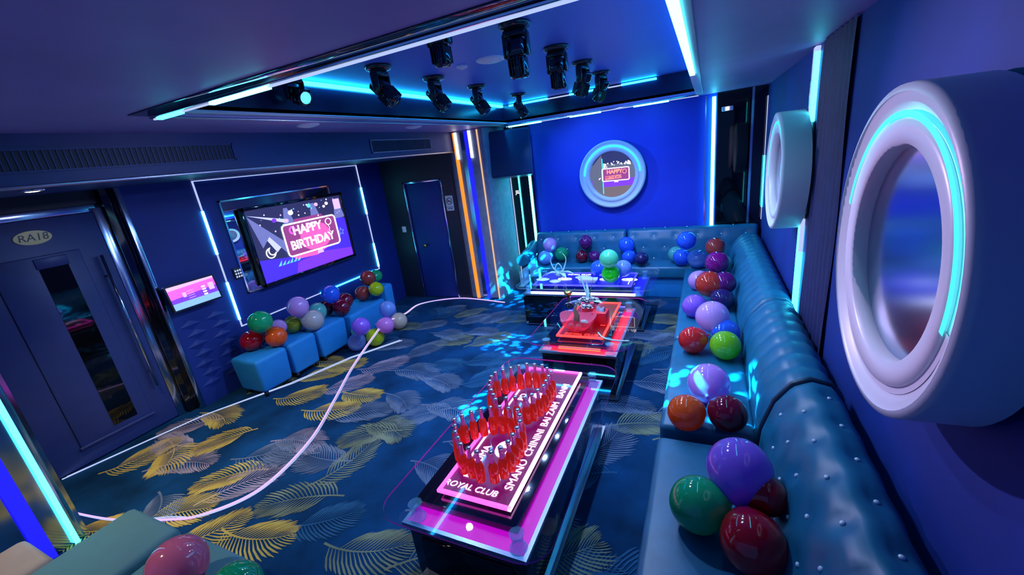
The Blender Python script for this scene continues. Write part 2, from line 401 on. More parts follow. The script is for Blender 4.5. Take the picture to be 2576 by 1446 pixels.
# far pillar
w = MB('paint_grey'); w.box((-3.27, 5.20, 0), (-2.72, 5.95, H), 'paint_grey', 0.012)
w.box((-3.06, 5.192, 0), (-2.96, 5.204, H), 'mirror_haze'); pass
pf = struct(w.build('pillar'), 'grey striped pillar between the back door and the loudspeaker')
for xa, xb, m, lb in ((-3.175, -3.125, 'led_orange', 'orange light stripe'), (-2.995, -2.935, 'led_blue', 'blue light stripe'), (-2.80, -2.785, 'led_tan', 'thin amber light stripe')):
    p = MB(); p.box((xa, 5.184, 0), (xb, 5.202, H - 0.02), m); p.build('light_stripe', pf)['label'] = lb
for xa in (-3.15, -2.93): 
    p = MB(); p.box((xa, 5.178, 2.05), (xa + 0.035, 5.20, H - 0.02), 'led_white', 0.004); p.build('stripe_lamp', pf)

# ceiling with its recess and the bulkhead along the left wall
w = MB('ceiling_paint'); T = 0.06
w.box((XB, -1.2, H), (X0, YB + 0.1, H + T), 'ceiling_paint'); w.box((X1, -1.2, H), (XR + 0.1, YB + 0.1, H + T), 'ceiling_paint')
w.box((X0, -1.2, H), (X1, Y0, H + T), 'ceiling_paint'); w.box((X0, Y1, H), (X1, YB + 0.1, H + T), 'ceiling_paint')
struct(w.build('ceiling'))
w = MB('recess_paint'); w.box((X0 - 0.05, Y0 - 0.05, ZR), (X1 + 0.05, Y1 + 0.05, ZR + 0.06), 'recess_paint')
w.box((X0 - 0.05, Y0, H + 0.035), (X0, Y1, ZR), 'recess_dark'); w.box((X0, Y1, H + 0.03), (X1, Y1 + 0.05, ZR), 'recess_dark')
w.box((X1, Y0, H), (X1 + 0.04, Y1, ZR), 'recess_paint'); w.box((X0, Y0 - 0.04, H), (X1, Y0, ZR), 'recess_paint')
struct(w.build('ceiling_recess'))
w = MB('bulkhead'); w.box((XB - 0.05, -1.2, ZB), (XB, 5.20, H + T), 'bulkhead'); w.box((XL - 0.3, -1.2, ZB), (XB - 0.05, 5.25, ZB + 0.05), 'bulkhead')
struct(w.build('ceiling_bulkhead'))
# metal edges
def trim(n, lo, hi, m='chrome'):
    t = MB(m); t.box(lo, hi, m, 0.003, 1); return struct(t.build('trim_%d' % n))
trim(1, (X0, Y0 - 0.012, H - 0.018), (X1, Y0 + 0.012, H + 0.004)); trim(2, (X0 - 0.02, Y0, H - 0.012), (X0, Y1, H), 'steel')
trim(3, (X0, Y1 - 0.01, H - 0.02), (X1, Y1 + 0.015, H - 0.004)); trim(4, (X0, Y0, H + 0.012), (X0 + 0.05, Y1, H + 0.03), 'ring_side')
trim(5, (X1 - 0.03, Y0, H - 0.012), (X1 + 0.045, Y1, H - 0.002), 'ring_side'); trim(6, (XB - 0.01, -1.0, ZB - 0.012), (XB + 0.012, 5.18, ZB + 0.006), 'steel')
trim(7, (X0 + 0.0, Y0 - 0.10, H - 0.006), (X1, Y0 - 0.012, H - 0.001), 'black_gloss')

# ================================================================== DOORS
# entrance door with number plaque
d1_ = MB('door_blue'); d1_.box((XL, 0.70, 0.015), (XL + 0.045, 1.725, 1.99), 'door_blue', 0.004)
ML = frame((XL + 0.045, 0, 0), (0, 1, 0), (0, 0, 1))
d1_.box((XL + 0.045, 1.04, 0.17), (XL + 0.057, 1.545, 1.72), 'door_blue', 0.005)
door1 = struct(d1_.build('door_1'), 'navy entrance door with a narrow glass pane and an oval number plaque')
p = MB(); p.box((XL + 0.055, 1.275, 0.22), (XL + 0.060, 1.445, 1.62), 'black_glass')
p.build('pane', door1)
p = MB(); p.box((XL + 0.055, 1.265, 1.62), (XL + 0.066, 1.455, 1.70), 'door_blue', 0.004); p.box((XL + 0.055, 1.03, 0.155), (XL + 0.075, 1.56, 0.175), 'door_blue', 0.003); p.build('moulding', door1)
p = MB(); p.tube([(XL + 0.095, 1.645, 0.40), (XL + 0.095, 1.645, 1.64)], 0.012, 'chrome', 10)
for z in (0.55, 1.46): p.tube([(XL + 0.04, 1.645, z), (XL + 0.095, 1.645, z)], 0.009, 'chrome', 8)
p.build('handle', door1)
p = MB(); Mo = frame((XL + 0.046, 1.325, 1.86), (0, 1, 0), (0, 0, 1))
p.prism([(0.105 * math.cos(a), 0.052 * math.sin(a)) for a in [2 * math.pi * i / 40 for i in range(40)]], Mo, 0.008, 'plaque')
pl = p.build('number_plaque', door1)
p = MB(); p.text('RA18', 0.075, Mo @ Matrix.Translation((0, 0, 0.009)), 'black_plastic', shear=0.15); p.build('number', pl)
# polished jamb and header round it
p = MB('chrome'); p.box((XL - 0.05, 1.725, 0), (XL + 0.05, 1.80, 2.02), 'mirror_haze', 0.004); p.box((XL - 0.05, 0.66, 1.99), (XL + 0.03, 1.80, 2.05), 'mirror_haze', 0.004)
p.box((XL - 0.05, 1.80, 0), (XT - 0.06, 1.91, ZB), 'black_gloss'); p.box((XT - 0.07, 1.875, 0), (XT + 0.012, 1.915, ZB), 'mirror_haze', 0.004)
struct(p.build('door_1_frame'), 'polished metal frame of the entrance door')
# back door in the dark return wall
p = MB('wall_navy'); p.box((-4.115, YRET + 0.02, 0.01), (-3.485, YRET + 0.06, 1.80), 'wall_navy', 0.004); door2 = struct(p.build('door_2'), 'plain navy door in the dark return wall')
p = MB(); p.lathe([(0.018, 0), (0.018, 0.02), (0.026, 0.03), (0.024, 0.055), (0, 0.06)], frame((-3.93, YRET + 0.02, 0.86), (1, 0, 0), (0, 0, 1)), 'gold', 14); p.build('door_knob', door2)
p = MB('mirror_haze')
for a, b in (((-4.145, YRET - 0.012, 0), (-4.115, YRET + 0.03, 1.83)), ((-3.485, YRET - 0.012, 0), (-3.455, YRET + 0.03, 1.83)), ((-4.145, YRET - 0.012, 1.80), (-3.455, YRET + 0.03, 1.83))): p.box(a, b, 'mirror_haze', 0.003)
struct(p.build('door_2_frame'), 'polished frame of the back door')

# ================================================================== LIGHT STRIPS
def strip(label, segs, name='led_strip', group='LED light strips'):
    """segs: (lo, hi, material)"""
    t = MB()
    for a, b, m in segs: t.box(a, b, m)
    return tag(t.build(name), label, 'light strip', group)
zl = ZR - 0.035
strip('cyan light strip under the recess ceiling on the TV side', [((X0 + 0.005, 2.30, zl), (X0 + 0.03, 5.56, zl + 0.025), 'led_cove')])
strip('added cyan light strip under the recess ceiling above the long sofa, unseen behind the ceiling edge', [((X1 - 0.03, 1.5, zl), (X1 - 0.005, 5.5, zl + 0.02), 'led_cove')])  # unseen strip added to brighten the recess ceiling
strip('cyan light strip under the recess ceiling on the back wall side', [((-2.45, Y1 - 0.03, zl), (-1.9, Y1 - 0.005, zl + 0.02), 'led_cove'), ((-1.9, Y1 - 0.03, zl), (-1.6, Y1 - 0.005, zl + 0.012), 'led_thin'), ((-1.6, Y1 - 0.03, zl), (-1.25, Y1 - 0.005, zl + 0.02), 'led_cove'), ((-1.25, Y1 - 0.03, zl), (-0.95, Y1 - 0.005, zl + 0.012), 'led_thin'), ((-0.95, Y1 - 0.03, zl), (-0.55, Y1 - 0.005, zl + 0.02), 'led_cove')])
strip('broad white cyan light strip along the ceiling edge above the long sofa', [((-0.125, 1.5, H - 0.022), (-0.09, 3.62, H - 0.012), 'led_hot')])
strip('light strip on the recess edge nearest the camera, cyan at one end', [((-2.5, Y0 - 0.01, H - 0.03), (-2.30, Y0 + 0.014, H - 0.018), 'led_cyan'), ((-2.06, Y0 - 0.01, H - 0.03), (-1.66, Y0 + 0.014, H - 0.018), 'led_hot'), ((-2.54, Y0 - 0.004, H - 0.026), (X1 - 0.02, Y0 + 0.006, H - 0.019), 'led_thin')])
strip('light strip on the recess edge above the back wall, with three bright spots', [((-2.54, Y1 - 0.004, H - 0.028), (X1, Y1 + 0.008, H - 0.020), 'led_thin'), ((-2.5, Y1 - 0.008, H - 0.036), (-2.02, Y1 + 0.012, H - 0.016), 'led_hot'), ((-1.62, Y1 - 0.008, H - 0.036), (-1.22, Y1 + 0.012, H - 0.016), 'led_hot'), ((-0.82, Y1 - 0.008, H - 0.036), (-0.42, Y1 + 0.012, H - 0.016), 'led_hot')])
# rectangle of light round the TV; glare is built in as brighter, thicker segments
t = thing('light_rectangle', 'large rectangle of thin light line on the wall around the TV', 'light strip', (XT, 3.5, 0.6), 'LED light strips')
ya, yb, za, zb = 2.49, 4.68, 0.62, 2.145
for n, segs in (('bottom_strip', [((XT, ya, za), (XT + 0.012, yb, za + 0.010), 'led_thin'), ((XT, 3.55, za - 0.003), (XT + 0.014, 4.6, za + 0.013), 'led_cyan')]),
                ('top_strip', [((XT, ya, zb), (XT + 0.012, yb, zb + 0.008), 'led_thin')]),
                ('side_strip', [((XT, ya, za), (XT + 0.012, ya + 0.012, zb), 'led_thin'), ((XT, ya - 0.004, 1.42), (XT + 0.014, ya + 0.016, 1.86), 'led_hot'), ((XT, ya - 0.004, 0.70), (XT + 0.014, ya + 0.016, 1.12), 'led_hot')]),
                ('side_strip', [((XT, yb - 0.012, za), (XT + 0.012, yb, zb), 'led_thin'), ((XT, yb - 0.018, 1.46), (XT + 0.014, yb + 0.004, 1.84), 'led_hot'), ((XT, yb - 0.018, 0.66), (XT + 0.014, yb + 0.004, 1.02), 'led_hot')])):
    b = MB()
    for lo, hi, m in segs: b.box(lo, hi, m)
    b.build(n, t)
strip('cyan vertical light strip on the back wall beside the black glass panel', [((0.045, YB - 0.05, 0.62), (0.085, YB - 0.02, 2.38), 'led_hot'), ((-0.03, YB - 0.04, 0.62), (-0.015, YB - 0.025, 2.40), 'chrome')])
strip('bright cyan vertical light strip between the loudspeaker and the blue wall', [((-2.41, YB - 0.05, 0.40), (-2.38, YB - 0.02, 2.3), 'led_hot')])
strip('thin cyan vertical light strip on the dark panel under the loudspeaker', [((-2.583, YB - 0.05, 0.2), (-2.570, YB - 0.02, 2.2), 'led_cyan')])
strip('hair thin white vertical light line on the dark panel under the loudspeaker', [((-2.715, YB - 0.05, 0.1), (-2.705, YB - 0.03, 2.2), 'led_thin')])
strip('triple light tube rising from the long sofa between the two round mirrors', [((XR - 0.03, 3.37, 0.5), (XR - 0.005, 3.382, H - 0.01), 'led_thin'), ((XR - 0.03, 3.405, 0.5), (XR - 0.005, 3.417, H - 0.01), 'led_thin'), ((XR - 0.03, 3.44, 0.5), (XR - 0.005, 3.455, H - 0.01), 'chrome'),
      ((XR - 0.034, 3.368, 0.5), (XR - 0.004, 3.384, 1.12), 'led_cyan'), ((XR - 0.034, 3.403, 0.5), (XR - 0.004, 3.419, 1.3), 'led_cyan'), ((XR - 0.034, 3.37, 1.9), (XR - 0.004, 3.386, 2.38), 'led_cyan')])
strip('short cyan vertical light strip in the corner behind the far round mirror', [((XR - 0.012, 5.845, 0.9), (XR - 0.005, 5.855, 2.3), 'led_thin'), ((XR - 0.016, 5.835, 1.05), (XR - 0.004, 5.86, 1.65), 'led_cyan')])
# straight floor line and the rope of light that snakes across the carpet, a made-up glowing tube
t = MB()
for dx in (0.0, 0.03):
    pts = [(-4.60, 0.865 + dx, 0.009), (-4.34, 1.80, 0.009), (-3.97 + dx, 2.47, 0.009), (-3.74 + dx, 3.10, 0.009), (-3.42 + dx, 3.62, 0.009)]
    t.tube(pts, 0.0045, 'led_thin', 6)
tag(t.build('floor_light'), 'double white light line running straight across the carpet past the ottomans', 'light strip', 'LED light strips')
def spline(P, n=12):
    P = [Vector(p) for p in P]; out = []
    for i in range(len(P) - 1):
        a, b, c, d = P[max(0, i - 1)], P[i], P[i + 1], P[min(len(P) - 1, i + 2)]
        for k in range(n):
            u = k / n; out.append(0.5 * ((2 * b) + (c - a) * u + (2 * a - 5 * b + 4 * c - d) * u * u + (3 * b - a - 3 * c + d) * u ** 3))
    return out + [P[-1]]
t = MB()
for dz, rr, m in ((0.0, 0.008, 'trail'), (0.022, 0.004, 'led_thin')):
    t.tube(spline([(-4.06 + dz, 0.71, 0.012), (-3.592 + dz, 0.785, 0.012), (-3.193, 0.912 + dz, 0.012), (-2.97 + dz, 1.03, 0.012), (-2.80 + dz, 1.32, 0.012), (-2.898 + dz, 1.81, 0.012), (-3.178 + dz, 2.324, 0.012), (-3.44 + dz, 2.83, 0.05), (-3.50 + dz, 3.30, 0.215), (-3.60 + dz, 3.62, 0.235), (-3.80 + dz, 4.22, 0.10), (-3.98 + dz, 4.83, 0.012), (-3.447, 5.12 + dz * 0.3, 0.012), (-2.624, 5.01, 0.012)]), rr, m, 6)
tag(t.build('light_trail'), 'violet white rope of light, a made-up tube snaking over the carpet and across the yellow balloon', 'rope light')

# ================================================================== TV AND WALL FITTINGS
t = thing('mirror_panel', 'rectangular mirror panel on the wall behind the TV', 'mirror', (XT, 3.38, 0.95))
p = MB(); p.box((XT, 2.68, 0.95), (XT + 0.018, 4.07, 1.92), 'mirror', 0.004); p.build('glass', t)
p = MB('chrome')
for a, b in (((2.665, 0.94), (2.68, 1.935)), ((4.07, 0.94), (4.085, 1.935)), ((2.665, 1.92), (4.085, 1.935)), ((2.665, 0.94), (4.085, 0.952))): p.box((XT, a[0], a[1]), (XT + 0.024, b[0], b[1]), 'chrome')
p.build('edge', t)
tv = thing('television', 'wall television showing the pink HAPPY BIRTHDAY sign', 'TV', (XT + 0.10, 3.49, 0.98))
XS = XT + 0.10
p = MB(); p.box((XS - 0.045, 2.80, 0.955), (XS - 0.004, 4.19, 1.83), 'black_plastic', 0.006)
for lo, hi in (((2.80, 0.955), (2.835, 1.83)), ((4.155, 0.955), (4.19, 1.83)), ((2.80, 0.955), (4.19, 0.99)), ((2.80, 1.795), (4.19, 1.83))): p.box((XS - 0.01, lo[0], lo[1]), (XS + 0.012, hi[0], hi[1]), 'black_gloss', 0.003)
p.build('bezel', tv)
p = MB(); p.box((XT + 0.018, 3.2, 1.2), (XS - 0.04, 3.8, 1.6), 'black_plastic'); p.build('wall_bracket', tv)
# picture on the screen: u along y, v along z
p = MB(); MS = frame((XS, 3.495, 1.3925), (0, 1, 0), (0, 0, 1)); SW, SH = 1.32, 0.805
def L(z): return MS @ Matrix.Translation((0, 0, z))
def fillq(pts, m, z): p.poly(on(L(z), pts), m)
hw, hh = SW / 2, SH / 2
fillq([(-hw, -hh), (hw, -hh), (hw, hh), (-hw, hh)], 'px_navy', 0)
fillq([(-hw, -hh), (hw, -hh), (hw, -0.10), (0.35, -0.18), (-0.1, -0.22), (-hw, -0.14)], 'px_blue', 0.0006)
fillq([(0.30, -0.18), (hw, -0.12), (hw, 0.10), (0.52, 0.16), (0.42, 0.02)], 'px_blue', 0.0007)
fillq([(-0.25, -hh), (hw, -hh), (hw, -0.30), (0.2, -0.24), (-0.2, -0.28)], 'px_violet', 0.0008)
for du, m in ((0.0, 'px_beam'), (0.10, 'px_beam2'), (-0.10, 'px_beam2')):                # stage beams from the corner
    fillq([(-hw + 0.01, hh - 0.06), (-0.42 + du * 1.5, -0.10 - du * 0.8), (-0.30 + du * 1.5, -0.02 - du * 1.2)], m, 0.001 + abs(du) * 0.003)
fillq([(-hw + 0.01, hh - 0.05), (-0.22, 0.20), (-0.20, 0.24)], 'px_beam', 0.0014)
for u0 in (-0.20, 0.18, 0.55):
    fillq([(u0, hh - 0.04), (u0 + 0.05, hh - 0.04), (u0 + 0.12, 0.12), (u0 - 0.06, 0.12)], 'px_beam2', 0.0011)
fillq([(-0.28, 0.0), (-0.1, 0.22), (0.3, 0.22), (0.42, 0.0), (0.3, -0.14), (-0.2, -0.14)], 'px_plum', 0.0013)
fillq([(-0.24, -0.18), (0.40, -0.18), (0.47, -0.14), (0.1, -0.26), (-0.22, -0.24)], 'px_pink', 0.0016)
rs = random.Random(3)
for i in range(34):
    u, v, r = rs.uniform(-0.55, 0.6), rs.uniform(0.12, 0.38), rs.uniform(0.004, 0.012)
    fillq([(u + r * math.cos(a), v + r * math.sin(a)) for a in [i2 * math.pi / 4 for i2 in range(8)]], rs.choice(['px_white', 'px_white', 'px_lilac', 'px_cyan']), 0.0018)
for u, v, r, m in ((-0.12, 0.30, 0.035, 'px_white'), (-0.20, 0.22, 0.03, 'px_lilac'), (0.15, 0.34, 0.03, 'px_cyan'), (0.42, 0.33, 0.025, 'px_white'), (0.37, 0.30, 0.02, 'px_white'), (-0.35, 0.25, 0.03, 'px_violet'), (0.26, 0.34, 0.028, 'px_lilac')):
    fillq([(u + r * math.cos(a), v + 0.8 * r * math.sin(a)) for a in [i2 * math.pi / 6 for i2 in range(12)]], m, 0.002)
for rr, off, m in ((0.07, 0.0, 'px_plum'), (0.055, 0.0, 'px_magenta')):
    p.tube(on(L(0.004), [(-0.16 + rr * 0.6 * math.cos(a), 0.10 + rr * 0.6 * math.sin(a)) for a in [i2 * math.pi / 8 for i2 in range(16)]]), 0.006, 'px_magenta', 5, closed=True)
sg = rrect(0.78, 0.37, 0.045, 5, 0.10, -0.01)
fillq(sg, 'px_plum', 0.003); fillq(rrect(0.44, 0.30, 0.14, 5, 0.14, -0.03), 'px_pink', 0.0035)
p.tube(on(L(0.006), sg), 0.009, 'px_white', 6, closed=True)
p.text('HAPPY', 0.145, L(0.006) @ Matrix.Translation((0.05, 0.085, 0)), 'px_white', outline=0.0042, space=0.95)
p.text('BIRTHDAY', 0.142, L(0.006) @ Matrix.Translation((0.09, -0.080, 0)), 'px_white', outline=0.0042, space=0.95)
p.tube(on(L(0.006), [(0.375 + 0.045 * math.cos(a), 0.105 + 0.04 * math.sin(a)) for a in [i2 * math.pi / 10 for i2 in range(20)]]), 0.005, 'px_white', 5, closed=True)
p.tube(on(L(0.006), [(0.36, 0.055), (0.375, 0.03), (0.36, 0.0), (0.38, -0.03)]), 0.003, 'px_white', 5)
fillq([(0.10, -0.25), (0.20, -0.25), (0.185, -0.20), (0.12, -0.20)], 'px_lilac', 0.004)
moon = [(-0.50 + 0.055 * math.cos(a), -0.09 + 0.055 * math.sin(a)) for a in [math.radians(100 + 240 * i2 / 16) for i2 in range(17)]] + [(-0.475 + 0.045 * math.cos(a), -0.07 + 0.045 * math.sin(a)) for a in [math.radians(330 - 210 * i2 / 14) for i2 in range(15)]]
p.tube(on(L(0.005), moon), 0.006, 'px_white', 5, closed=True)
star = [(0.545 + (0.05 if i2 % 2 == 0 else 0.022) * math.cos(math.pi / 2 + i2 * math.pi / 5), -0.06 + (0.05 if i2 % 2 == 0 else 0.022) * math.sin(math.pi / 2 + i2 * math.pi / 5)) for i2 in range(10)]
p.tube(on(L(0.005), star), 0.0025, 'px_sky', 5, closed=True)
fillq(rrect(0.11, 0.13, 0.01, 3, 0.58, 0.30), 'px_lilac', 0.004)
for i in range(6):
    fillq([(-0.46 + 0.05 * i, -0.26), (-0.42 + 0.05 * i, -0.26), (-0.40 + 0.05 * i, -0.20 - 0.01 * (i % 3))], 'px_cyan', 0.004)
p.build('screen', tv, fix=False)

# ordering tablet tilted on the wall
tb = thing('touchscreen', 'tilted pink and blue touchscreen on the wall below the door side of the TV', 'touchscreen', (XT + 0.11, 2.13, 1.0))
MT = frame((XT + 0.115, 2.125, 1.14), (0, 1, 0), (-0.16, 0, 1)); p = MB()
p.prism(rrect(0.44, 0.25, 0.012, 3), MT @ Matrix.Translation((0, 0, -0.03)), 0.03, 'black_plastic'); p.build('casing', tb)
p = MB(); p.box((XT, 2.05, 1.06), (XT + 0.09, 2.20, 1.2), 'black_plastic'); p.build('wall_arm', tb)
p = MB(); 
def T2(pts, m, z): p.poly(on(MT @ Matrix.Translation((0, 0, z)), pts), m)
T2([(-0.205, -0.11), (0.205, -0.11), (0.205, -0.05), (-0.205, -0.05)], 'px_sky', 0.001)
T2([(-0.205, -0.05), (0.205, -0.05), (0.205, 0.02), (-0.205, -0.01)], 'px_violet', 0.001)
T2([(-0.205, -0.01), (0.205, 0.02), (0.205, 0.11), (-0.205, 0.11)], 'px_magenta', 0.001)
T2([(-0.205, 0.075), (0.205, 0.09), (0.205, 0.11), (-0.205, 0.11)], 'px_lilac', 0.002)
for i in range(4):
    T2(rrect(0.035, 0.014, 0.006, 3, 0.09, 0.035 - 0.025 * i), 'px_white', 0.003); T2([(-0.06, 0.030 - 0.022 * i), (0.0, 0.034 - 0.022 * i), (0.0, 0.038 - 0.022 * i), (-0.06, 0.034 - 0.022 * i)], 'px_lilac', 0.003)
T2(rrect(0.03, 0.045, 0.004, 3, -0.085, 0.01), 'px_lilac', 0.003); T2(rrect(0.05, 0.07, 0.004, 3, 0.16, 0.02), 'px_lilac', 0.003)
p.build('screen', tb, fix=False)
# lighting control keypad
kp = thing('keypad', 'small lit keypad on the wall between the touchscreen and the TV', 'switch', (XT, 2.63, 1.12))
p = MB(); p.box((XT, 2.585, 1.12), (XT + 0.02, 2.675, 1.24), 'black_plastic', 0.004); p.build('plate', kp)
for i in range(3):
    for j in range(3):
        p = MB(); p.box((XT + 0.02, 2.597 + 0.025 * i, 1.135 + 0.032 * j), (XT + 0.024, 2.613 + 0.025 * i, 1.155 + 0.032 * j), 'led_thin', 0.002); p.build('key', kp)
# light switch and no smoking notice on the return wall
p = MB(); p.box((-4.315, YRET - 0.012, 1.08), (-4.245, YRET, 1.17), 'white_plastic', 0.003); sw = p.build('light_switch'); tag(sw, 'white light switch on the dark wall left of the back door', 'switch')
p = MB(); p.box((-4.295, YRET - 0.018, 1.105), (-4.265, YRET - 0.01, 1.145), 'white_plastic', 0.002); p.build('rocker', sw)
MN = frame((-3.365, YRET - 0.006, 1.47), (1, 0, 0), (0, 0, 1))
ns = thing('no_smoking_sign', 'grey no smoking notice on the dark wall beside the striped pillar', 'sign', (-3.365, YRET, 1.36))
p = MB(); p.prism(rrect(0.125, 0.215, 0.008, 3), MN @ Matrix.Translation((0, 0, -0.002)), 0.006, 'paper'); p.build('board', ns)
p = MB(); p.tube(on(MN @ Matrix.Translation((0, 0, 0.005)), [(0.046 * math.cos(a), 0.03 + 0.046 * math.sin(a)) for a in [i * math.pi / 12 for i in range(24)]]), 0.004, 'wall_dark', 5, closed=True)
p.tube(on(MN @ Matrix.Translation((0, 0, 0.005)), [(-0.03, 0.06), (0.032, -0.002)]), 0.004, 'wall_dark', 5); p.box((0, 0, 0), (0.06, 0.012, 0.004), 'wall_dark', M=MN @ Matrix.Translation((-0.035, 0.022, 0.004)))
p.text('NO SMOKING', 0.017, MN @ Matrix.Translation((0, -0.055, 0.005)), 'wall_dark'); p.text('禁止吸烟', 0.02, MN @ Matrix.Translation((0, -0.078, 0.005)), 'wall_dark'); p.build('pictogram', ns)

# vents on the bulkhead
def vent(label, y0, y1, z0, z1, n, edge):
    t = thing('air_vent', label, 'vent', (XB, (y0 + y1) / 2, z0), 'air vents on the bulkhead')
    p = MB(); p.box((XB, y0, z0), (XB + 0.004, y1, z1), 'vent_dark'); p.build('duct', t)
    p = MB()
    for a, b in (((y0, z0), (y1, z0 + 0.01)), ((y0, z1 - 0.01), (y1, z1)), ((y0, z0), (y0 + 0.01, z1)), ((y1 - 0.01, z0), (y1, z1))): p.box((XB, a[0], a[1]), (XB + 0.012, b[0], b[1]), edge)
    p.build('frame', t)
    p = MB()
    for i in range(n): yy = y0 + 0.02 + (y1 - y0 - 0.04) * i / (n - 1); p.box((XB, yy - 0.003, z0 + 0.01), (XB + 0.008, yy + 0.003, z1 - 0.01), 'bulkhead')
    p.build('fins', t)
vent('long dark ribbed air vent on the bulkhead over the numbered door', -0.4, 2.12, 2.225, 2.345, 90, 'bulkhead')
vent('short rectangular air vent on the bulkhead near the striped pillar', 3.58, 4.67, 2.21, 2.345, 40, 'paint_grey')
# ceiling discs
def disc(label, x, y, z, r, group='round ceiling fittings'):
    t = thing('ceiling_speaker', label, 'ceiling speaker', (x, y, z), group)
    p = MB(); p.lathe([(r, 0), (r, -0.008), (r * 0.8, -0.016), (r * 0.62, -0.010)], Matrix.Translation((x, y, z)), 'white_plastic', 28, caps=False); p.build('rim', t)
    p = MB(); p.lathe([(r * 0.64, -0.012), (r * 0.4, -0.022), (0, -0.026)], Matrix.Translation((x, y, z)), 'white_plastic', 20, caps=False); p.build('grille', t)
disc('large white ceiling disc among the moving heads', -1.42, 3.0, ZR, 0.105)
disc('small white ceiling disc beside the larger one', -1.66, 3.0, ZR, 0.042)
disc('white ceiling disc on the soffit above the ottomans', -2.76, 2.46, H, 0.085)
disc('white ceiling disc on the soffit near the striped pillar', -2.77, 3.8, H, 0.085)
t = thing('downlight', 'warm round downlight in front of the numbered door', 'ceiling light', (-3.66, 1.14, ZB))
p = MB(); p.lathe([(0.055, 0), (0.055, -0.006), (0.045, -0.010)], Matrix.Translation((-3.66, 1.14, ZB)), 'chrome', 24, caps=False); p.build('rim', t)
p = MB(); p.lathe([(0.045, -0.006), (0.02, -0.012), (0, -0.013)], Matrix.Translation((-3.66, 1.14, ZB)), 'lamp_warm', 20, caps=False); p.build('lens', t)

# ================================================================== MOVING HEADS
def head(label, x, y, yaw, tilt, lit=False, s=0.9):
    t = thing('stage_light', label, 'stage light', (x, y, ZR), 'black moving head stage lights')
    B = Matrix.Translation((x, y, ZR)) @ Matrix.Rotation(yaw, 4, 'Z') @ Matrix.Scale(s, 4)
    p = MB('black_plastic'); p.lathe([(0.095, 0), (0.10, -0.012), (0.085, -0.028), (0.05, -0.036)], B, 'black_plastic', 24); p.build('base', t)
    p = MB('black_plastic')
    p.box((-0.075, -0.035, -0.075), (0.075, 0.035, -0.032), 'black_plastic', 0.012, M=B)
    for sx in (-1, 1): p.box((min(sx * 0.060, sx * 0.082), -0.032, -0.185), (max(sx * 0.060, sx * 0.082), 0.032, -0.05), 'black_plastic', 0.009, M=B)
    p.build('yoke', t)
    A = B @ Matrix.Translation((0, 0, -0.155)) @ Matrix.Rotation(tilt, 4, 'X')
    p = MB('black_gloss'); p.box((-0.057, -0.055, -0.03), (0.057, 0.055, 0.075), 'black_gloss', 0.018, 3, M=A)
    p.lathe([(0.050, -0.02), (0.056, -0.06), (0.058, -0.135), (0.052, -0.145), (0.046, -0.142)], A, 'black_gloss', 20, caps=False)
    for k in range(6): p.box((-0.050 + 0.018 * k, -0.060, -0.13), (-0.044 + 0.018 * k, 0.060, -0.03), 'black_plastic', M=A)
    p.build('head', t)
    p = MB(); p.lathe([(0.047, -0.138), (0.03, -0.145), (0, -0.148)], A, 'lamp_lens' if lit else 'black_glass', 20, caps=False); p.build('lens', t)
ordn = ['nearest', 'second', 'third', 'farthest']
for i, y in enumerate((2.38, 3.10, 3.80, 4.50)):
    head('black moving head, %s in the row above the coffee tables' % ordn[i], -0.96, y, (0.1, 0.05, 1.3, 1.2)[i], (0.12, 0.1, 0.38, 0.5)[i])
for i, y in enumerate((2.47, 3.12, 3.84, 4.85)):
    head('black moving head, %s in the row on the TV side of the recess' % ordn[i], -2.0, y, (-1.5, -1.45, -1.4, -1.1)[i], (0.72, 0.62, 0.58, 0.5)[i])
head('moving head showing a glowing cyan lens at the near TV side corner of the recess', -2.44, 2.14, -1.75, 1.2, lit=True, s=0.8)
head('moving head partly hidden by the near edge of the recess', -1.17, 1.93, 0.1, 0.05, s=0.75)

# ================================================================== LOUDSPEAKER AND DARK PANELS
lsp = thing('loudspeaker', 'big dark loudspeaker hung high in the corner beside the striped pillar', 'loudspeaker', (-2.5, 5.55, 1.72))
MSP = Matrix.Translation((-2.52, 5.58, 2.03)) @ Matrix.Rotation(0.22, 4, 'Z') @ Matrix.Rotation(-0.12, 4, 'X'); p = MB()
p.prism([(-0.33, -0.16), (0.33, -0.16), (0.24, 0.17), (-0.24, 0.17)], MSP @ Matrix.Translation((0, 0, -0.31)), 0.62, 'speaker_blue'); p.build('cabinet', lsp)
p = MB(); p.box((-0.32, -0.178, -0.29), (0.32, -0.155, 0.29), 'speaker_blue', 0.01, M=MSP); p.build('grille', lsp)
p = MB(); p.box((-0.05, 0.05, 0.25), (0.05, 0.12, 0.40), 'black_plastic', M=MSP); p.build('hanging_bracket', lsp)
p = MB(); p.box((-2.72, YB - 0.025, 0), (-2.35, YB - 0.006, H), 'black_glass'); p.box((-2.72, 5.9, 0), (-2.71, 5.94, H), 'black_gloss')
gp = tag(p.build('glass_panel'), 'tall black glass panel with white letters below the loudspeaker', 'glass panel')
p = MB(); p.text('JIL', 0.075, frame((-2.62, YB - 0.027, 1.47), (1, 0, 0), (0, 0, 1)), 'px_white'); p.build('lettering', gp)
p = MB(); p.box((0.10, YB - 0.03, 0), (0.46, YB - 0.006, H), 'black_glass'); p.box((0.46, YB - 0.05, 0), (0.485, YB - 0.006, H), 'chrome'); p.box((0.485, YB - 0.03, 0), (XR, YB - 0.006, H), 'black_gloss')
gp = tag(p.build('glass_panel'), 'tall black glass panel at the far corner behind the long sofa', 'glass panel')
p = MB(); p.box((0.15, 5.88, 2.20), (0.27, 5.92, 2.25), 'white_plastic', 0.004); p.box((0.19, 5.872, 2.205), (0.225, 5.885, 2.245), 'lamp_soft'); tag(p.build('lamp'), 'small white lamp at the top of the far black glass panel', 'lamp')

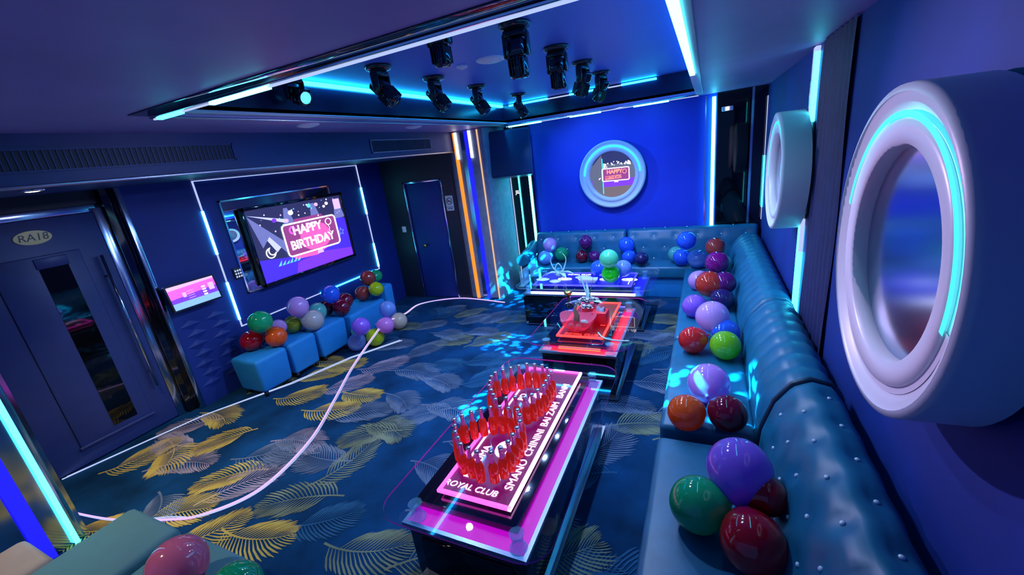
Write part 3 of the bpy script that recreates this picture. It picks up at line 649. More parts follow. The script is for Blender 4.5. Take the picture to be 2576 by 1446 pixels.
# ================================================================== ROUND MIRRORS
def painted_reflection(t, M, r):
    """glowing picture that paints in the mirror reflection of the birthday screen"""
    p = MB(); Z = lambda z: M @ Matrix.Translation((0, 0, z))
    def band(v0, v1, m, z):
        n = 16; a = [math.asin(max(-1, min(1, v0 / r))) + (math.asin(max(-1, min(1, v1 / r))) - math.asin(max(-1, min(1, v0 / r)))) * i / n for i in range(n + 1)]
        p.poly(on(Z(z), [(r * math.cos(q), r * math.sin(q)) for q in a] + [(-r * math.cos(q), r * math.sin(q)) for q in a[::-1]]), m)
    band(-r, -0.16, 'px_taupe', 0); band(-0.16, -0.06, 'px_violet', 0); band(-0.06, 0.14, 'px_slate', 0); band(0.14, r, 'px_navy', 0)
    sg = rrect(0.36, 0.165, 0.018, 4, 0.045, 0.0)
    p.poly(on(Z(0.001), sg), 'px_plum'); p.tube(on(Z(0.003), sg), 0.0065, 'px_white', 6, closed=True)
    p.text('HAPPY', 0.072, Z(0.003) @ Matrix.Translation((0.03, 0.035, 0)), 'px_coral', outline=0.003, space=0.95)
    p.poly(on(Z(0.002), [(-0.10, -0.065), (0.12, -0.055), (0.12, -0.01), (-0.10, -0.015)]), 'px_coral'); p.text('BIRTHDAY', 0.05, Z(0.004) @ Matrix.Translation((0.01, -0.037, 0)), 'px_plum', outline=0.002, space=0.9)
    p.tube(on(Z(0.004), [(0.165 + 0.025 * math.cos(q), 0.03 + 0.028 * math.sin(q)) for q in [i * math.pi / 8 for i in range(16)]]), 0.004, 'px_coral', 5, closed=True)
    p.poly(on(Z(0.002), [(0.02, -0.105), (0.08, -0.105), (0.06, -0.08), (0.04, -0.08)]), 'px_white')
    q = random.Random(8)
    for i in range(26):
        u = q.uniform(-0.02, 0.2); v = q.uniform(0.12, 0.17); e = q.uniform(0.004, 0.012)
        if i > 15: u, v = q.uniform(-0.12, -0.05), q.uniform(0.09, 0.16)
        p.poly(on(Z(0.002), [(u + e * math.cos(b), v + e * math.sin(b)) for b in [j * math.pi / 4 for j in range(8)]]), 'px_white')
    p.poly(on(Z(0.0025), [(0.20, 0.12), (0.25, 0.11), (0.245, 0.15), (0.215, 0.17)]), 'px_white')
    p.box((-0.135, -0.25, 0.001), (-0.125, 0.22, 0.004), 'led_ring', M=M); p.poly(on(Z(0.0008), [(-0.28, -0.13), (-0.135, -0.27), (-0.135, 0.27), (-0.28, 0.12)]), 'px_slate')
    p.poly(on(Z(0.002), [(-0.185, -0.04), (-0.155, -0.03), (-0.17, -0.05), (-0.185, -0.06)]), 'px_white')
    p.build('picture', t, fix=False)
def round_mirror(label, c, axis, R_, depth, r_in, led_arc):
    """axis 'x': on the right wall facing -x; axis 'y': on the back wall facing -y"""
    if axis == 'x': M = frame(c, (0, -1, 0), (0, 0, 1))
    else: M = frame(c, (1, 0, 0), (0, 0, 1))
    t = thing('round_mirror', label, 'mirror', c, 'round mirrors with light rings')
    d = depth
    p = MB(); p.lathe([(R_ * 0.995, 0.0), (R_, d - 0.02), (R_ * 0.995, d - 0.004), (R_ * 0.955, d)], M, 'ring_side', 72, caps=False); p.build('drum', t)
    p = MB(); p.lathe([(R_ * 0.957, d), (R_ * 0.945, d - 0.008), (R_ * 0.90, d - 0.010), (R_ * 0.888, d - 0.020), (R_ * 0.855, d - 0.022)], M, 'ring_white', 72, caps=False)
    p.lathe([(R_ * 0.856, d - 0.022), (R_ * 0.812, d - 0.0225)], M, 'ring_white', 72, caps=False)
    p.lathe([(R_ * 0.815, d - 0.022), (R_ * 0.81, d - 0.012), (r_in + 0.03, d - 0.014), (r_in, d - 0.016), (r_in - 0.004, d - 0.06)], M, 'ring_white', 72, caps=False); p.build('ring', t)
    p = MB(); n = 60; a0, a1 = led_arc; vs = []
    for i in range(n + 1):
        a = math.radians(a0 + (a1 - a0) * i / n); vs.append([p.bm.verts.new(M @ Vector((q * math.cos(a), q * math.sin(a), d - 0.009))) for q in (R_ * 0.815, R_ * 0.853)])
    for i in range(n): p.face([vs[i][0], vs[i][1], vs[i + 1][1], vs[i + 1][0]], 'led_ring')
    p.build('light_ring', t)
    if abs(a1 - a0) < 359:
        p = MB(); vs = []
        for i in range(n + 1):
            a = math.radians(a1 + (360 - (a1 - a0)) * i / n); vs.append([p.bm.verts.new(M @ Vector((q * math.cos(a), q * math.sin(a), d - 0.020))) for q in (R_ * 0.798, R_ * 0.857)])
        for i in range(n): p.face([vs[i][0], vs[i][1], vs[i + 1][1], vs[i + 1][0]], 'ring_white')
        p.build('unlit_ring', t)
    if axis == 'x':
        p = MB(); p.lathe([(r_in + 0.002, d - 0.055), (0, d - 0.055)], M, 'mirror_haze', 72, caps=False); p.build('mirror_glass', t)
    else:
        painted_reflection(t, M @ Matrix.Translation((0, 0, d - 0.055)), r_in + 0.002)  # no mirror glass here: the reflection is a glowing painted picture
    p = MB(); p.lathe([(R_ * 0.9, -0.035), (R_ * 0.9, 0.0)], M, 'black_plastic', 48); p.build('mount', t)
# (frame faces along u x v: for the right wall -x, for the back wall -y)
round_mirror('nearest and largest looking white round mirror with a cyan light ring on the side wall', (XR - 0.035, 1.43, 1.615), 'x', 0.44, 0.145, 0.295, (-12, 166))
round_mirror('white round mirror with a light ring on the side wall by the far corner', (XR - 0.035, 3.55, 1.665), 'x', 0.40, 0.16, 0.27, (-10, 190))
round_mirror('blue lit round mirror on the back wall with its reflection of the birthday screen painted in', (-1.17, YB - 0.035, 1.60), 'y', 0.445, 0.09, 0.308, (2, 178))

# ================================================================== SOFAS
def seat(name, lo, hi, parent, bev=0.035, m='sofa'):
    p = MB(); p.box(lo, hi, m, bev, 4); return p.build(name, parent)
def cushion_back(parent, name, prof, along, a0, a1, mode, m='sofa', nu=None, flip=1):
    """prof: list of (out, z) from the seat up over the top and down to the wall; along 'y' or 'x'"""
    P = [Vector((o, z)) for o, z in prof]; Ls = [0]
    for i in range(1, len(P)): Ls.append(Ls[-1] + (P[i] - P[i - 1]).length)
    tot = Ls[-1]
    def pt(s):
        d = s * tot
        for i in range(1, len(P)):
            if d <= Ls[i] + 1e-9:
                f = (d - Ls[i - 1]) / (Ls[i] - Ls[i - 1]); q = P[i - 1].lerp(P[i], f); tn = (P[i] - P[i - 1]).normalized(); return q, Vector((-tn.y, tn.x)), d
        return P[-1], Vector((1, 0)), tot
    btn = []
    sy, ss = (0.20, 0.125) if mode == 'tuft' else (0.27, 0.15)
    if mode in ('tuft', 'stud'):
        r = 0; s = 0.10
        while s < tot - 0.25:
            a = a0 + 0.08 + (sy / 2 if r % 2 else 0)
            while a < a1 - 0.04: btn.append((a, s)); a += sy
            s += ss; r += 1
    def f(u, v):
        a = a0 + (a1 - a0) * u; q, nn, d = pt(v); hgt = 0
        if mode == 'tuft':
            mn = min(((a - b) ** 2 + (d - s) ** 2) for b, s in btn); hgt = 0.020 * (1 - math.exp(-mn / 0.0016)) - 0.014
        elif mode == 'rib':
            g = abs(math.sin(math.pi * a / 0.155)) ** 0.5; wv = max(0, min(1, (d - 0.12) / 0.15)); hgt = 0.022 * g * wv - 0.012
        elif mode == 'stud' and btn:
            mn = min(((a - b) ** 2 + (d - s) ** 2) for b, s in btn); hgt = 0.010 * (1 - math.exp(-mn / 0.0015))
        e = min(u * (a1 - a0), (1 - u) * (a1 - a0)); rr = 0.045
        if e < rr: hgt -= 0.5 * (rr - math.sqrt(max(0, rr * rr - (rr - e) ** 2)))
        q = q + nn * hgt
        return Vector((q.x, a, q.y)) if along == 'y' else Vector((a, q.x, q.y))
    p = MB(); nu = nu or int((a1 - a0) / 0.022); V = p.grid(f, nu, 44, m)
    p.face([V[0][j] for j in range(45)], m); p.face([V[nu][j] for j in range(45)][::-1], m)
    b = p.build(name, parent)
    for (a, s) in btn[:70]:
        q, nn, d = pt(s / tot); q = q + nn * (-0.013 if mode == 'tuft' else 0.001); c = Vector((q.x, a, q.y)) if along == 'y' else Vector((a, q.x, q.y))
        n3 = Vector((nn.x, 0, nn.y)) if along == 'y' else Vector((0, nn.x, nn.y))
        k = MB(); k.lathe([(0.0090, -0.004), (0.0088, 0.005), (0.006, 0.008), (0, 0.0095)], Matrix.Translation(c) @ n3.to_track_quat('Z', 'Y').to_matrix().to_4x4(), 'button', 10); k.build('button', b)
    return b
prof_far = [(0.245, 0.36), (0.262, 0.52), (0.318, 0.66), (0.395, 0.755), (0.465, 0.785), (0.54, 0.775), (0.588, 0.72), (0.594, 0.36)]
prof_near = [(0.262, 0.36), (0.278, 0.54), (0.325, 0.70), (0.39, 0.80), (0.46, 0.835), (0.54, 0.815), (0.585, 0.74), (0.590, 0.36)]
s1 = thing('sofa', 'nearest teal leather sofa section with button tufted back along the mirror wall', 'sofa', (0.2, 1.1, 0), 'teal sofa sections')
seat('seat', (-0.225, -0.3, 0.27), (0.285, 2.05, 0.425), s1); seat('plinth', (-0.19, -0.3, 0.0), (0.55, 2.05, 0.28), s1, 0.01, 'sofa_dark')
cushion_back(s1, 'backrest', prof_near, 'y', -0.3, 2.09, 'tuft')
p = MB(); p.tube([(o, 2.095, z) for o, z in prof_near], 0.014, 'sofa_dark', 8); p.build('piping', s1)
s2 = thing('sofa', 'middle teal leather sofa section with a leaf shaped light patch on its seat', 'sofa', (0.2, 2.7, 0), 'teal sofa sections')
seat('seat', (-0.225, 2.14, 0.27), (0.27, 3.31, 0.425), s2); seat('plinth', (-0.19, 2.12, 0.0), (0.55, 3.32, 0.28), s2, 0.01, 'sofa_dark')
cushion_back(s2, 'backrest', prof_far, 'y', 2.12, 3.32, 'rib')
s3 = thing('sofa', 'far teal leather sofa section with ribbed back reaching the room corner', 'sofa', (0.2, 4.3, 0), 'teal sofa sections')
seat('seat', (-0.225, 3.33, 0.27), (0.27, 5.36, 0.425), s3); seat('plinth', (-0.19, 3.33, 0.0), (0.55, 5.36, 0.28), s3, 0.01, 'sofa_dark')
cushion_back(s3, 'backrest', prof_far, 'y', 3.33, 5.66, 'rib')
s4 = thing('sofa', 'teal leather sofa with studded back below the blue back wall', 'sofa', (-1.1, 5.6, 0), 'teal sofa sections')
seat('seat', (-2.33, 5.37, 0.27), (-1.03, 5.80, 0.435), s4); seat('seat', (-1.02, 5.37, 0.27), (0.21, 5.80, 0.435), s4)
seat('plinth', (-2.30, 5.42, 0.0), (0.185, 5.85, 0.28), s4, 0.01, 'ottoman')  # blue light falling on this plinth is put into its colour
prof_back = [(5.70, 0.36), (5.715, 0.55), (5.745, 0.72), (5.79, 0.83), (5.84, 0.85), (5.885, 0.82), (5.895, 0.36)]
cushion_back(s4, 'backrest', prof_back, 'x', -2.33, -1.0, 'stud'); cushion_back(s4, 'backrest', prof_back, 'x', -0.98, 0.58, 'stud')
def armf(u, v):                                                     # scrolled arm at the open end
    y = 5.34 + 0.52 * u; a = math.radians(-40 + 300 * v); r = 0.085 + 0.012 * math.sin(u * math.pi)
    return Vector((-2.42 + r * math.cos(a) * 1.05, y, 0.54 + 0.10 * u * u + r * math.sin(a)))
p = MB(); V = p.grid(armf, 16, 24, 'sofa'); p.face([V[0][j] for j in range(25)], 'sofa'); p.face([V[16][j] for j in range(25)], 'sofa')
p.box((-2.46, 5.40, 0.05), (-2.335, 5.84, 0.52), 'sofa', 0.03, 3); p.build('armrest', s4)

# ================================================================== OTTOMANS
def ottoman(label, x0, x1, y0, y1, z1, m='ottoman', skew=0.04, rot=0.0, group='blue ottomans under the TV'):
    t = thing('ottoman', label, 'ottoman', ((x0 + x1) / 2, (y0 + y1) / 2, 0), group)
    c = Vector(((x0 + x1) / 2, (y0 + y1) / 2, 0)); Mr = Matrix.Translation(c) @ Matrix.Rotation(rot, 4, 'Z') @ Matrix.Translation(-c)
    p = MB(); p.box((x0, y0, 0.05), (x1, y1, z1), m, 0.035, 4, M=Mr)
    for v in p.bm.verts:
        f = 1 - skew * (1 - (v.co.z - 0.05) / (z1 - 0.05)) * 2.2; v.co.x = c.x + (v.co.x - c.x) * f; v.co.y = c.y + (v.co.y - c.y) * f
        v.co.z += 0.012 * (1 - min(1, ((v.co.x - c.x) / 0.25) ** 2)) if v.co.z > z1 - 0.02 else 0
    p.build('cushion', t)
    for sx in (-1, 1):
        for sy in (-1, 1):
            p = MB(); p.lathe([(0.02, 0), (0.022, 0.055)], Mr @ Matrix.Translation((c.x + sx * (x1 - x0) * 0.36, c.y + sy * (y1 - y0) * 0.36, 0.0)), 'black_plastic', 10); p.build('foot', t)
ottoman('blue cube ottoman nearest the door, with its pale end face showing', -4.36, -3.95, 2.18, 2.54, 0.40)
ottoman('blue cube ottoman second from the door, below the olive balloon', -4.38, -3.955, 2.56, 2.91, 0.40)
ottoman('blue cube ottoman third from the door, below the maroon balloons', -4.38, -3.955, 2.93, 3.36, 0.40)
ottoman('wide blue ottoman farthest from the door, below the brown balloons', -4.38, -3.90, 3.38, 4.02, 0.40)
ottoman('tall blue block at the far end of the ottoman row', -4.30, -3.88, 4.04, 4.20, 0.56)
ottoman('grey green ottoman at the bottom of the picture beside the near pillar', -2.86, -2.40, 0.08, 0.72, 0.42, 'ottoman_teal', 0.0, 0.0, 'grey green ottomans near the camera')
ottoman('grey green ottoman at the bottom of the picture carrying the pink balloon', -2.35, -1.86, 0.05, 0.73, 0.42, 'ottoman_teal', 0.0, 0.0, 'grey green ottomans near the camera')

ottoman('added seat block with a warm glow painted beige, at the bottom corner against the near pillar', -3.25, -2.90, -0.40, 0.40, 0.40, 'beige', 0.0, 0.0, 'grey green ottomans near the camera')  # block added for the warm glow; lamp light is put into its beige

# ================================================================== COFFEE TABLES
def table(label, x0, x1, y0, y1, hue, words, along='y'):
    """black box body with a metal rim, a glowing tray, a neon sign layer and a floating glass top"""
    t = thing('coffee_table', label, 'coffee table', ((x0 + x1) / 2, (y0 + y1) / 2, 0), 'glowing coffee tables')
    p = MB(); p.box((x0 + 0.02, y0 + 0.02, 0.03), (x1 - 0.02, y1 - 0.02, 0.395), 'black_gloss', 0.004)
    p.box((x0 + 0.05, y0 + 0.05, 0.0), (x1 - 0.05, y1 - 0.05, 0.04), 'black_plastic'); p.build('body', t)
    p = MB(); p.box((x0 + 0.08, y0 + 0.012, 0.08), (x1 - 0.08, y0 + 0.022, 0.33), 'black_glass', 0.002); p.build('front_panel', t)
    p = MB()
    for z0, z1 in ((0.395, 0.415), (0.02, 0.032)):
        p.box((x0, y0, z0), (x1, y0 + 0.02, z1), 'steel'); p.box((x0, y1 - 0.02, z0), (x1, y1, z1), 'steel'); p.box((x0, y0 + 0.02, z0), (x0 + 0.02, y1 - 0.02, z1), 'steel'); p.box((x1 - 0.02, y0 + 0.02, z0), (x1, y1 - 0.02, z1), 'steel')
    p.build('rim', t)
    p = MB(); p.box((x0 + 0.02, y0 + 0.02, 0.39), (x1 - 0.02, y1 - 0.02, 0.41), hue + '_band'); p.build('tray', t)
    if along == 'y': q = (x0 + 0.005, y0 + 0.11, x1 - 0.085, y1 - 0.03)
    else: q = (x0 + 0.04, y0 + 0.11, x1 - 0.12, y1 - 0.05)
    p = MB(); p.box((q[0], q[1], 0.411), (q[2], q[3], 0.452), 'black_gloss', 0.004); p.build('inner_box', t)
    # neon sign layer
    fx0, fy0, fx1, fy1 = (q[0] + 0.115, q[1] + 0.055, q[2] - 0.055, q[3] - 0.03) if along == 'y' else (q[0] + 0.06, q[1] + 0.02, q[2] - 0.02, q[3] - 0.05)
    p = MB(); p.box((fx0, fy0, 0.474), (fx1, fy1, 0.482), hue + '_bed'); s = p.build('sign', t)
    p = MB(); r = 0.008; hot = 'neon_hot' if hue == 'pink' else 'neon_' + hue
    p.box((fx0 - r, fy0 - r, 0.478), (fx1 + r, fy0 + r, 0.494), 'neon_' + hue); p.box((fx0 - r, fy1 - r, 0.478), (fx1 + r, fy1 + r, 0.494), 'neon_' + hue)
    p.box((fx0 - r, fy0 - r, 0.478), (fx0 + r, fy1 + r, 0.494), 'neon_' + hue); p.box((fx1 - r, fy0 - r, 0.478), (fx1 + r, fy1 + r, 0.494), hot); p.build('neon_frame', s)
    p = MB(); words(p, fx0, fy0, fx1, fy1, 0.4845); p.build('lettering', s)
    p = MB()
    for px in (x0 + 0.06, x1 - 0.055):
        for py in (y0 + 0.05, y1 - 0.07): p.lathe([(0.040, 0.411), (0.040, 0.418), (0.026, 0.420), (0.026, 0.498), (0.034, 0.499)], Matrix.Translation((px, py, 0)), 'acrylic', 20)
    p.build('spacers', t)
    gx0, gy0, gx1, gy1 = x0 - 0.09, y0 - 0.08, x1 + 0.115, y1 + 0.05
    p = MB(); o = rrect(gx1 - gx0, gy1 - gy0, 0.13, 8, (gx0 + gx1) / 2, (gy0 + gy1) / 2); M = Matrix.Translation((0, 0, 0.500))
    p.prism(o, M, 0.010, 'glass', 'edge_pink' if hue != 'blue' else 'glass_edge'); p.build('glass_top', t)
    return t
def pink_words(p, a, b, c, d, z):
    m = 'neon_hot'; Mx = lambda x, y, r: Matrix.Translation((x, y, z)) @ Matrix.Rotation(r, 4, 'Z'); q = math.pi / 2
    p.text('ROYAL CLUB', 0.050, Mx((a + c) / 2 - 0.05, b + 0.06, 0), m, shear=0.2, space=1.0)
    for y, tx in ((b + 0.21, 'SMANO'), (b + 0.46, 'CHININI'), (b + 0.73, 'BAI ZAIM'), (b + 0.99, 'BANM')): p.text(tx, 0.062, Mx(c - 0.055, y, q), m, space=1.0)
    for y, tx in ((b + 0.30, 'UMA'), (b + 0.14, 'N'), (b + 0.86, 'BD'), (b + 1.10, 'ES')): p.text(tx, 0.060, Mx(a + 0.09, y, q), m)
    for y in (b + 0.36, b + 0.86):
        p.tube([((a + c) / 2 + 0.045 * math.cos(t), y + 0.055 * math.sin(t), z) for t in [i * math.pi / 8 for i in range(13)]], 0.010, m, 6)
        p.tube([((a + c) / 2 + 0.02, y - 0.03, z), ((a + c) / 2 + 0.03, y + 0.02, z), ((a + c) / 2 - 0.02, y + 0.02, z)], 0.008, m, 6)
    p.tube([(a + 0.035, b + 0.2, z), (a + 0.035, d - 0.25, z)], 0.006, m, 6)
def red_words(p, a, b, c, d, z):
    Mx = lambda x, y, r: Matrix.Translation((x, y, z)) @ Matrix.Rotation(r, 4, 'Z'); q = math.pi / 2
    p.text('ROYAL CLUB', 0.05, Mx((a + c) / 2, b + 0.055, 0), 'neon_red', shear=0.2)
    p.text('BAI 300', 0.06, Mx(c - 0.05, (b + d) / 2 - 0.05, q), 'neon_red')
def blue_words(p, a, b, c, d, z):
    Mx = lambda x, y: Matrix.Translation((x, y, z))
    p.text('ROYAL CLUB', 0.05, Mx(a + 0.45, d - 0.06), 'blue_bar', shear=0.2); p.text('KTV', 0.05, Mx(a + 0.80, d - 0.06), 'blue_bar', shear=0.2)
    for i, tx in enumerate(('300', 'BAR', 'DRINK', 'OD')):
        x = a + 0.32 + 0.26 * i; p.tube([(x + 0.085 * math.cos(t), (b + d) / 2 + 0.035 * math.sin(t), z) for t in [k * math.pi / 8 for k in range(16)]], 0.005, 'blue_bar', 5, closed=True)
        p.text(tx, 0.05, Mx(x, (b + d) / 2), 'blue_bar')
    p.tube([(c - 0.04, b + 0.08, z), (c - 0.04, b + 0.30, z)], 0.004, 'blue_bar', 5)
table('coffee table glowing magenta, with red bottles standing in a figure eight', -1.29, -0.645, 1.11, 2.56, 'pink', pink_words)
t2 = table('coffee table glowing red, with a fruit and flower display', -1.27, -0.62, 2.92, 3.96, 'red', red_words)
p = MB(); p.box((-1.12, 2.995, 0.409), (-0.76, 3.018, 0.425), 'red_bar', 0.004); p.build('light_bar', t2)
t3 = table('coffee table glowing blue, set crosswise before the studded sofa', -1.99, -0.60, 4.30, 5.02, 'blue', blue_words, 'x')
p = MB(); p.box((-1.90, 4.33, 0.409), (-0.68, 4.36, 0.428), 'blue_bar', 0.004); p.build('light_bar', t3)
p = MB(); p.box((-1.985, 4.296, 0.06), (-1.35, 4.302, 0.38), 'black_glass'); p.build('smoked_panel', t3)
ZT = 0.51
# bottles standing in a figure eight
def along(poly, step):
    out = []; carry = 0.0; n = len(poly)
    for i in range(n):
        a, b = Vector(poly[i]), Vector(poly[(i + 1) % n]); l = (b - a).length; d = carry
        while d < l - 1e-6: out.append(a.lerp(b, d / l)); d += step
        carry = d - l
    if (out[-1] - out[0]).length < step * 0.6: out.pop()
    return out
near = along([(-0.98, 1.372), (-1.09, 1.40), (-1.17, 1.48), (-1.235, 1.575), (-1.15, 1.68), (-1.05, 1.74), (-0.91, 1.735), (-0.862, 1.63), (-0.862, 1.46), (-0.90, 1.39)], 0.0555)
far = along([(-1.09, 1.80), (-1.20, 1.93), (-1.245, 2.06), (-1.17, 2.15), (-1.06, 2.235), (-0.95, 2.235), (-0.875, 2.17), (-0.865, 2.00), (-0.91, 1.86), (-1.00, 1.845)], 0.0555)
b0 = thing('bottle', '', 'bottle', (0, 0, ZT))
bp = [(0.0225, 0.0), (0.0245, 0.004), (0.0245, 0.080), (0.020, 0.098), (0.0125, 0.112)]
p = MB(); p.lathe(bp, Matrix.Translation((0, 0, ZT)), 'bottle_liquid', 14); lq = p.build('body', b0); lq['label'] = 'orange red filled body'
p = MB(); p.lathe([(0.0126, 0.112), (0.011, 0.122), (0.0100, 0.158), (0.0118, 0.160), (0.0118, 0.165)], Matrix.Translation((0, 0, ZT)), 'bottle_glass', 12); nk = p.build('neck', b0); nk['label'] = 'clear pink neck'
p = MB(); p.lathe([(0.0130, 0.163), (0.0132, 0.172), (0.0105, 0.176), (0, 0.176)], Matrix.Translation((0, 0, ZT)), 'steel', 12); p.build('cap', b0)
NUM = ['', 'second', 'third', 'fourth', 'fifth', 'sixth', 'seventh', 'eighth', 'ninth', 'tenth', 'eleventh', 'twelfth', 'thirteenth', 'fourteenth', 'fifteenth', 'sixteenth', 'seventeenth', 'eighteenth', 'nineteenth', 'twentieth', 'twenty-first', 'twenty-second', 'twenty-third', 'twenty-fourth', 'twenty-fifth', 'twenty-sixth', 'twenty-seventh']
first = True
for ring, nm in ((near, 'near'), (far, 'far')):
    ring = sorted(ring, key=lambda v: 0)                                  # kept in clockwise order seen from above
    i0 = min(range(len(ring)), key=lambda i: ring[i].y); ring = ring[i0:] + ring[:i0]
    for i, v in enumerate(ring):
        loc = (v.x, v.y, ZT)
        if first: b = b0; b.location = loc; first = False
        else: b = copy_tree(b0, loc)
        b.rotation_euler[2] = random.uniform(0, 6.28)
        tag(b, ('red bottle closest to the camera in the %s loop of the figure eight' % nm) if i == 0 else 'red bottle %s clockwise from the closest one in the %s loop' % (NUM[i], nm), 'bottle', 'red bottles in a figure eight')

# things on the red table
def leafblade(p, base, tip, w, sag, m, n=10):
    base, tip = Vector(base), Vector(tip); d = tip - base; sd = d.cross(Vector((0, 0, 1)))
    sd = sd.normalized() if sd.length > 1e-4 else Vector((1, 0, 0)); L_, R_ = [], []
    for i in range(n + 1):
        t = i / n; c = base + d * t + Vector((0, 0, sag * math.sin(math.pi * t))); ww = w * math.sin(math.pi * (0.12 + 0.86 * t)); L_.append(p.bm.verts.new(c - sd * ww)); R_.append(p.bm.verts.new(c + sd * ww + Vector((0, 0, 0.002))))
    for i in range(n): p.face([L_[i], L_[i + 1], R_[i + 1], R_[i]], m, True)
def rockm(p, c, r, m, seed):
    q = random.Random(seed); vs = bmesh.ops.create_icosphere(p.bm, subdivisions=2, radius=1.0, matrix=Matrix.Translation(c))['verts']; k = p.mi(m)
    for v in vs:
        d = v.co - Vector(c); s = q.uniform(0.75, 1.15); v.co = Vector(c) + Vector((d.x * r[0], d.y * r[1], d.z * r[2])) * s
        for f in v.link_faces: f.material_index = k
bw = thing('display_bowl', 'wavy pink glass bowl with stones and a driftwood piece on the red table', 'bowl', (-1.0, 3.22, ZT), 'table decorations')
def bowl(u, v):
    a = 2 * math.pi * u; r = 0.085 + 0.075 * v ** 0.7 + 0.010 * v * math.sin(5 * a); return Vector((-1.0 + r * math.cos(a), 3.22 + r * 0.85 * math.sin(a), ZT + 0.004 + 0.10 * v ** 1.3 + 0.018 * v * math.sin(3 * a)))
p = MB(); p.grid(bowl, 48, 8, 'bowl_glass'); p.lathe([(0.09, 0.0), (0.09, 0.005)], Matrix.Translation((-1.0, 3.22, ZT)), 'bowl_glass', 32); p.build('bowl', bw)
for i, (x, y, r) in enumerate(((-1.05, 3.17, 0.035), (-0.98, 3.16, 0.03), (-0.95, 3.24, 0.04))):
    p = MB(); rockm(p, (x, y, ZT + 0.03), (r, r * 0.8, r * 0.9), 'rock', i); p.build('stone', bw)
p = MB(); p.tube([(-1.02, 3.24, ZT + 0.02), (-1.01, 3.25, ZT + 0.10), (-1.03, 3.26, ZT + 0.15), (-1.0, 3.27, ZT + 0.22)], [0.03, 0.025, 0.018, 0.004], 'bark', 8); p.build('driftwood', bw)
fb = thing('flower_arrangement', 'grey flower mound with tall curved leaves on the red table', 'flowers', (-0.97, 3.50, ZT), 'table decorations')
p = MB(); p.lathe([(0.07, 0), (0.075, 0.02), (0.06, 0.10), (0.065, 0.11)], Matrix.Translation((-0.97, 3.50, ZT)), 'bowl_glass', 20); p.build('vase', fb)
q = random.Random(5)
for i in range(11):
    a = q.uniform(0, 6.28); rr = q.uniform(0.02, 0.13); c = (-0.97 + rr * math.cos(a), 3.50 + rr * math.sin(a), ZT + 0.155 - rr * 0.35); p = MB()
    for k in range(9):
        b = k * 2.4; e = 0.045 - 0.003 * k; leafblade(p, c, (c[0] + e * math.cos(b), c[1] + e * math.sin(b), c[2] + 0.012 + 0.004 * k), 0.018, 0.01, 'petal_grey', 5)
    p.build('flower', fb)
for tip, w, m in (((-1.04, 3.52, ZT + 0.40), 0.014, 'leaf_pale'), ((-0.90, 3.54, ZT + 0.43), 0.008, 'leaf_slate'), ((-0.93, 3.50, ZT + 0.30), 0.012, 'leaf_green'), ((-0.99, 3.56, ZT + 0.31), 0.012, 'leaf_pale'), ((-0.82, 3.42, ZT + 0.16), 0.03, 'leaf_pale'), ((-1.14, 3.42, ZT + 0.15), 0.03, 'leaf_slate')):
    p = MB(); leafblade(p, (-0.965, 3.505, ZT + 0.12), tip, w, 0.02, m); p.build('leaf', fb)
tx = thing('tissue_box', 'red tissue box with a dark tissue on the red table', 'tissue box', (-0.83, 3.36, ZT))
p = MB(); p.box((-0.895, 3.30, ZT), (-0.765, 3.43, ZT + 0.11), 'red_card', 0.006); p.build('box', tx)
p = MB(); p.grid(lambda u, v: Vector((-0.86 + 0.07 * u, 3.34 + 0.05 * v + 0.01 * math.sin(6 * u), ZT + 0.11 + 0.03 * math.sin(math.pi * v) * (1 + 0.3 * math.sin(9 * u)))), 12, 8, 'paint_grey'); p.build('tissue', tx)
cd = thing('candle_lamp', 'slim black candle lamp with a gold top on the far corner of the red table', 'lamp', (-1.24, 3.75, ZT))
p = MB(); p.lathe([(0.045, 0), (0.045, 0.008), (0.012, 0.015), (0.012, 0.10)], Matrix.Translation((-1.24, 3.75, ZT)), 'black_gloss', 16); p.build('stand', cd)
p = MB(); p.lathe([(0.020, 0.10), (0.038, 0.12), (0.045, 0.135), (0.03, 0.15), (0, 0.152)], Matrix.Translation((-1.24, 3.75, ZT)), 'gold', 18); p.build('gold_top', cd)
def goblet(label, x, y, h=0.15):
    t = thing('wine_glass', label, 'glass', (x, y, ZT), 'wine glasses on the red table')
    p = MB(); p.lathe([(0.034, 0), (0.03, 0.004), (0.005, 0.01), (0.005, h * 0.5)], Matrix.Translation((x, y, ZT)), 'glass', 18); p.build('foot', t)
    p = MB(); p.lathe([(0.005, h * 0.5), (0.03, h * 0.6), (0.04, h * 0.78), (0.036, h)], Matrix.Translation((x, y, ZT)), 'glass', 20, caps=False); p.build('cup', t)
goblet('clear wine glass beside the gold topped candle lamp', -1.20, 3.58); goblet('clear wine glass at the edge of the red table, nearer than its twin', -1.29, 3.44)
sp = thing('straw', 'curved pale blue tube hanging over the edge of the red table', 'tube', (-0.66, 3.0, ZT))
p = MB(); p.tube(spline([(-0.80, 3.12, ZT + 0.01), (-0.73, 3.03, ZT + 0.008), (-0.62, 3.00, ZT + 0.008), (-0.53, 3.01, ZT + 0.008)]), 0.006, 'leaf_pale', 8); p.build('tube', sp)

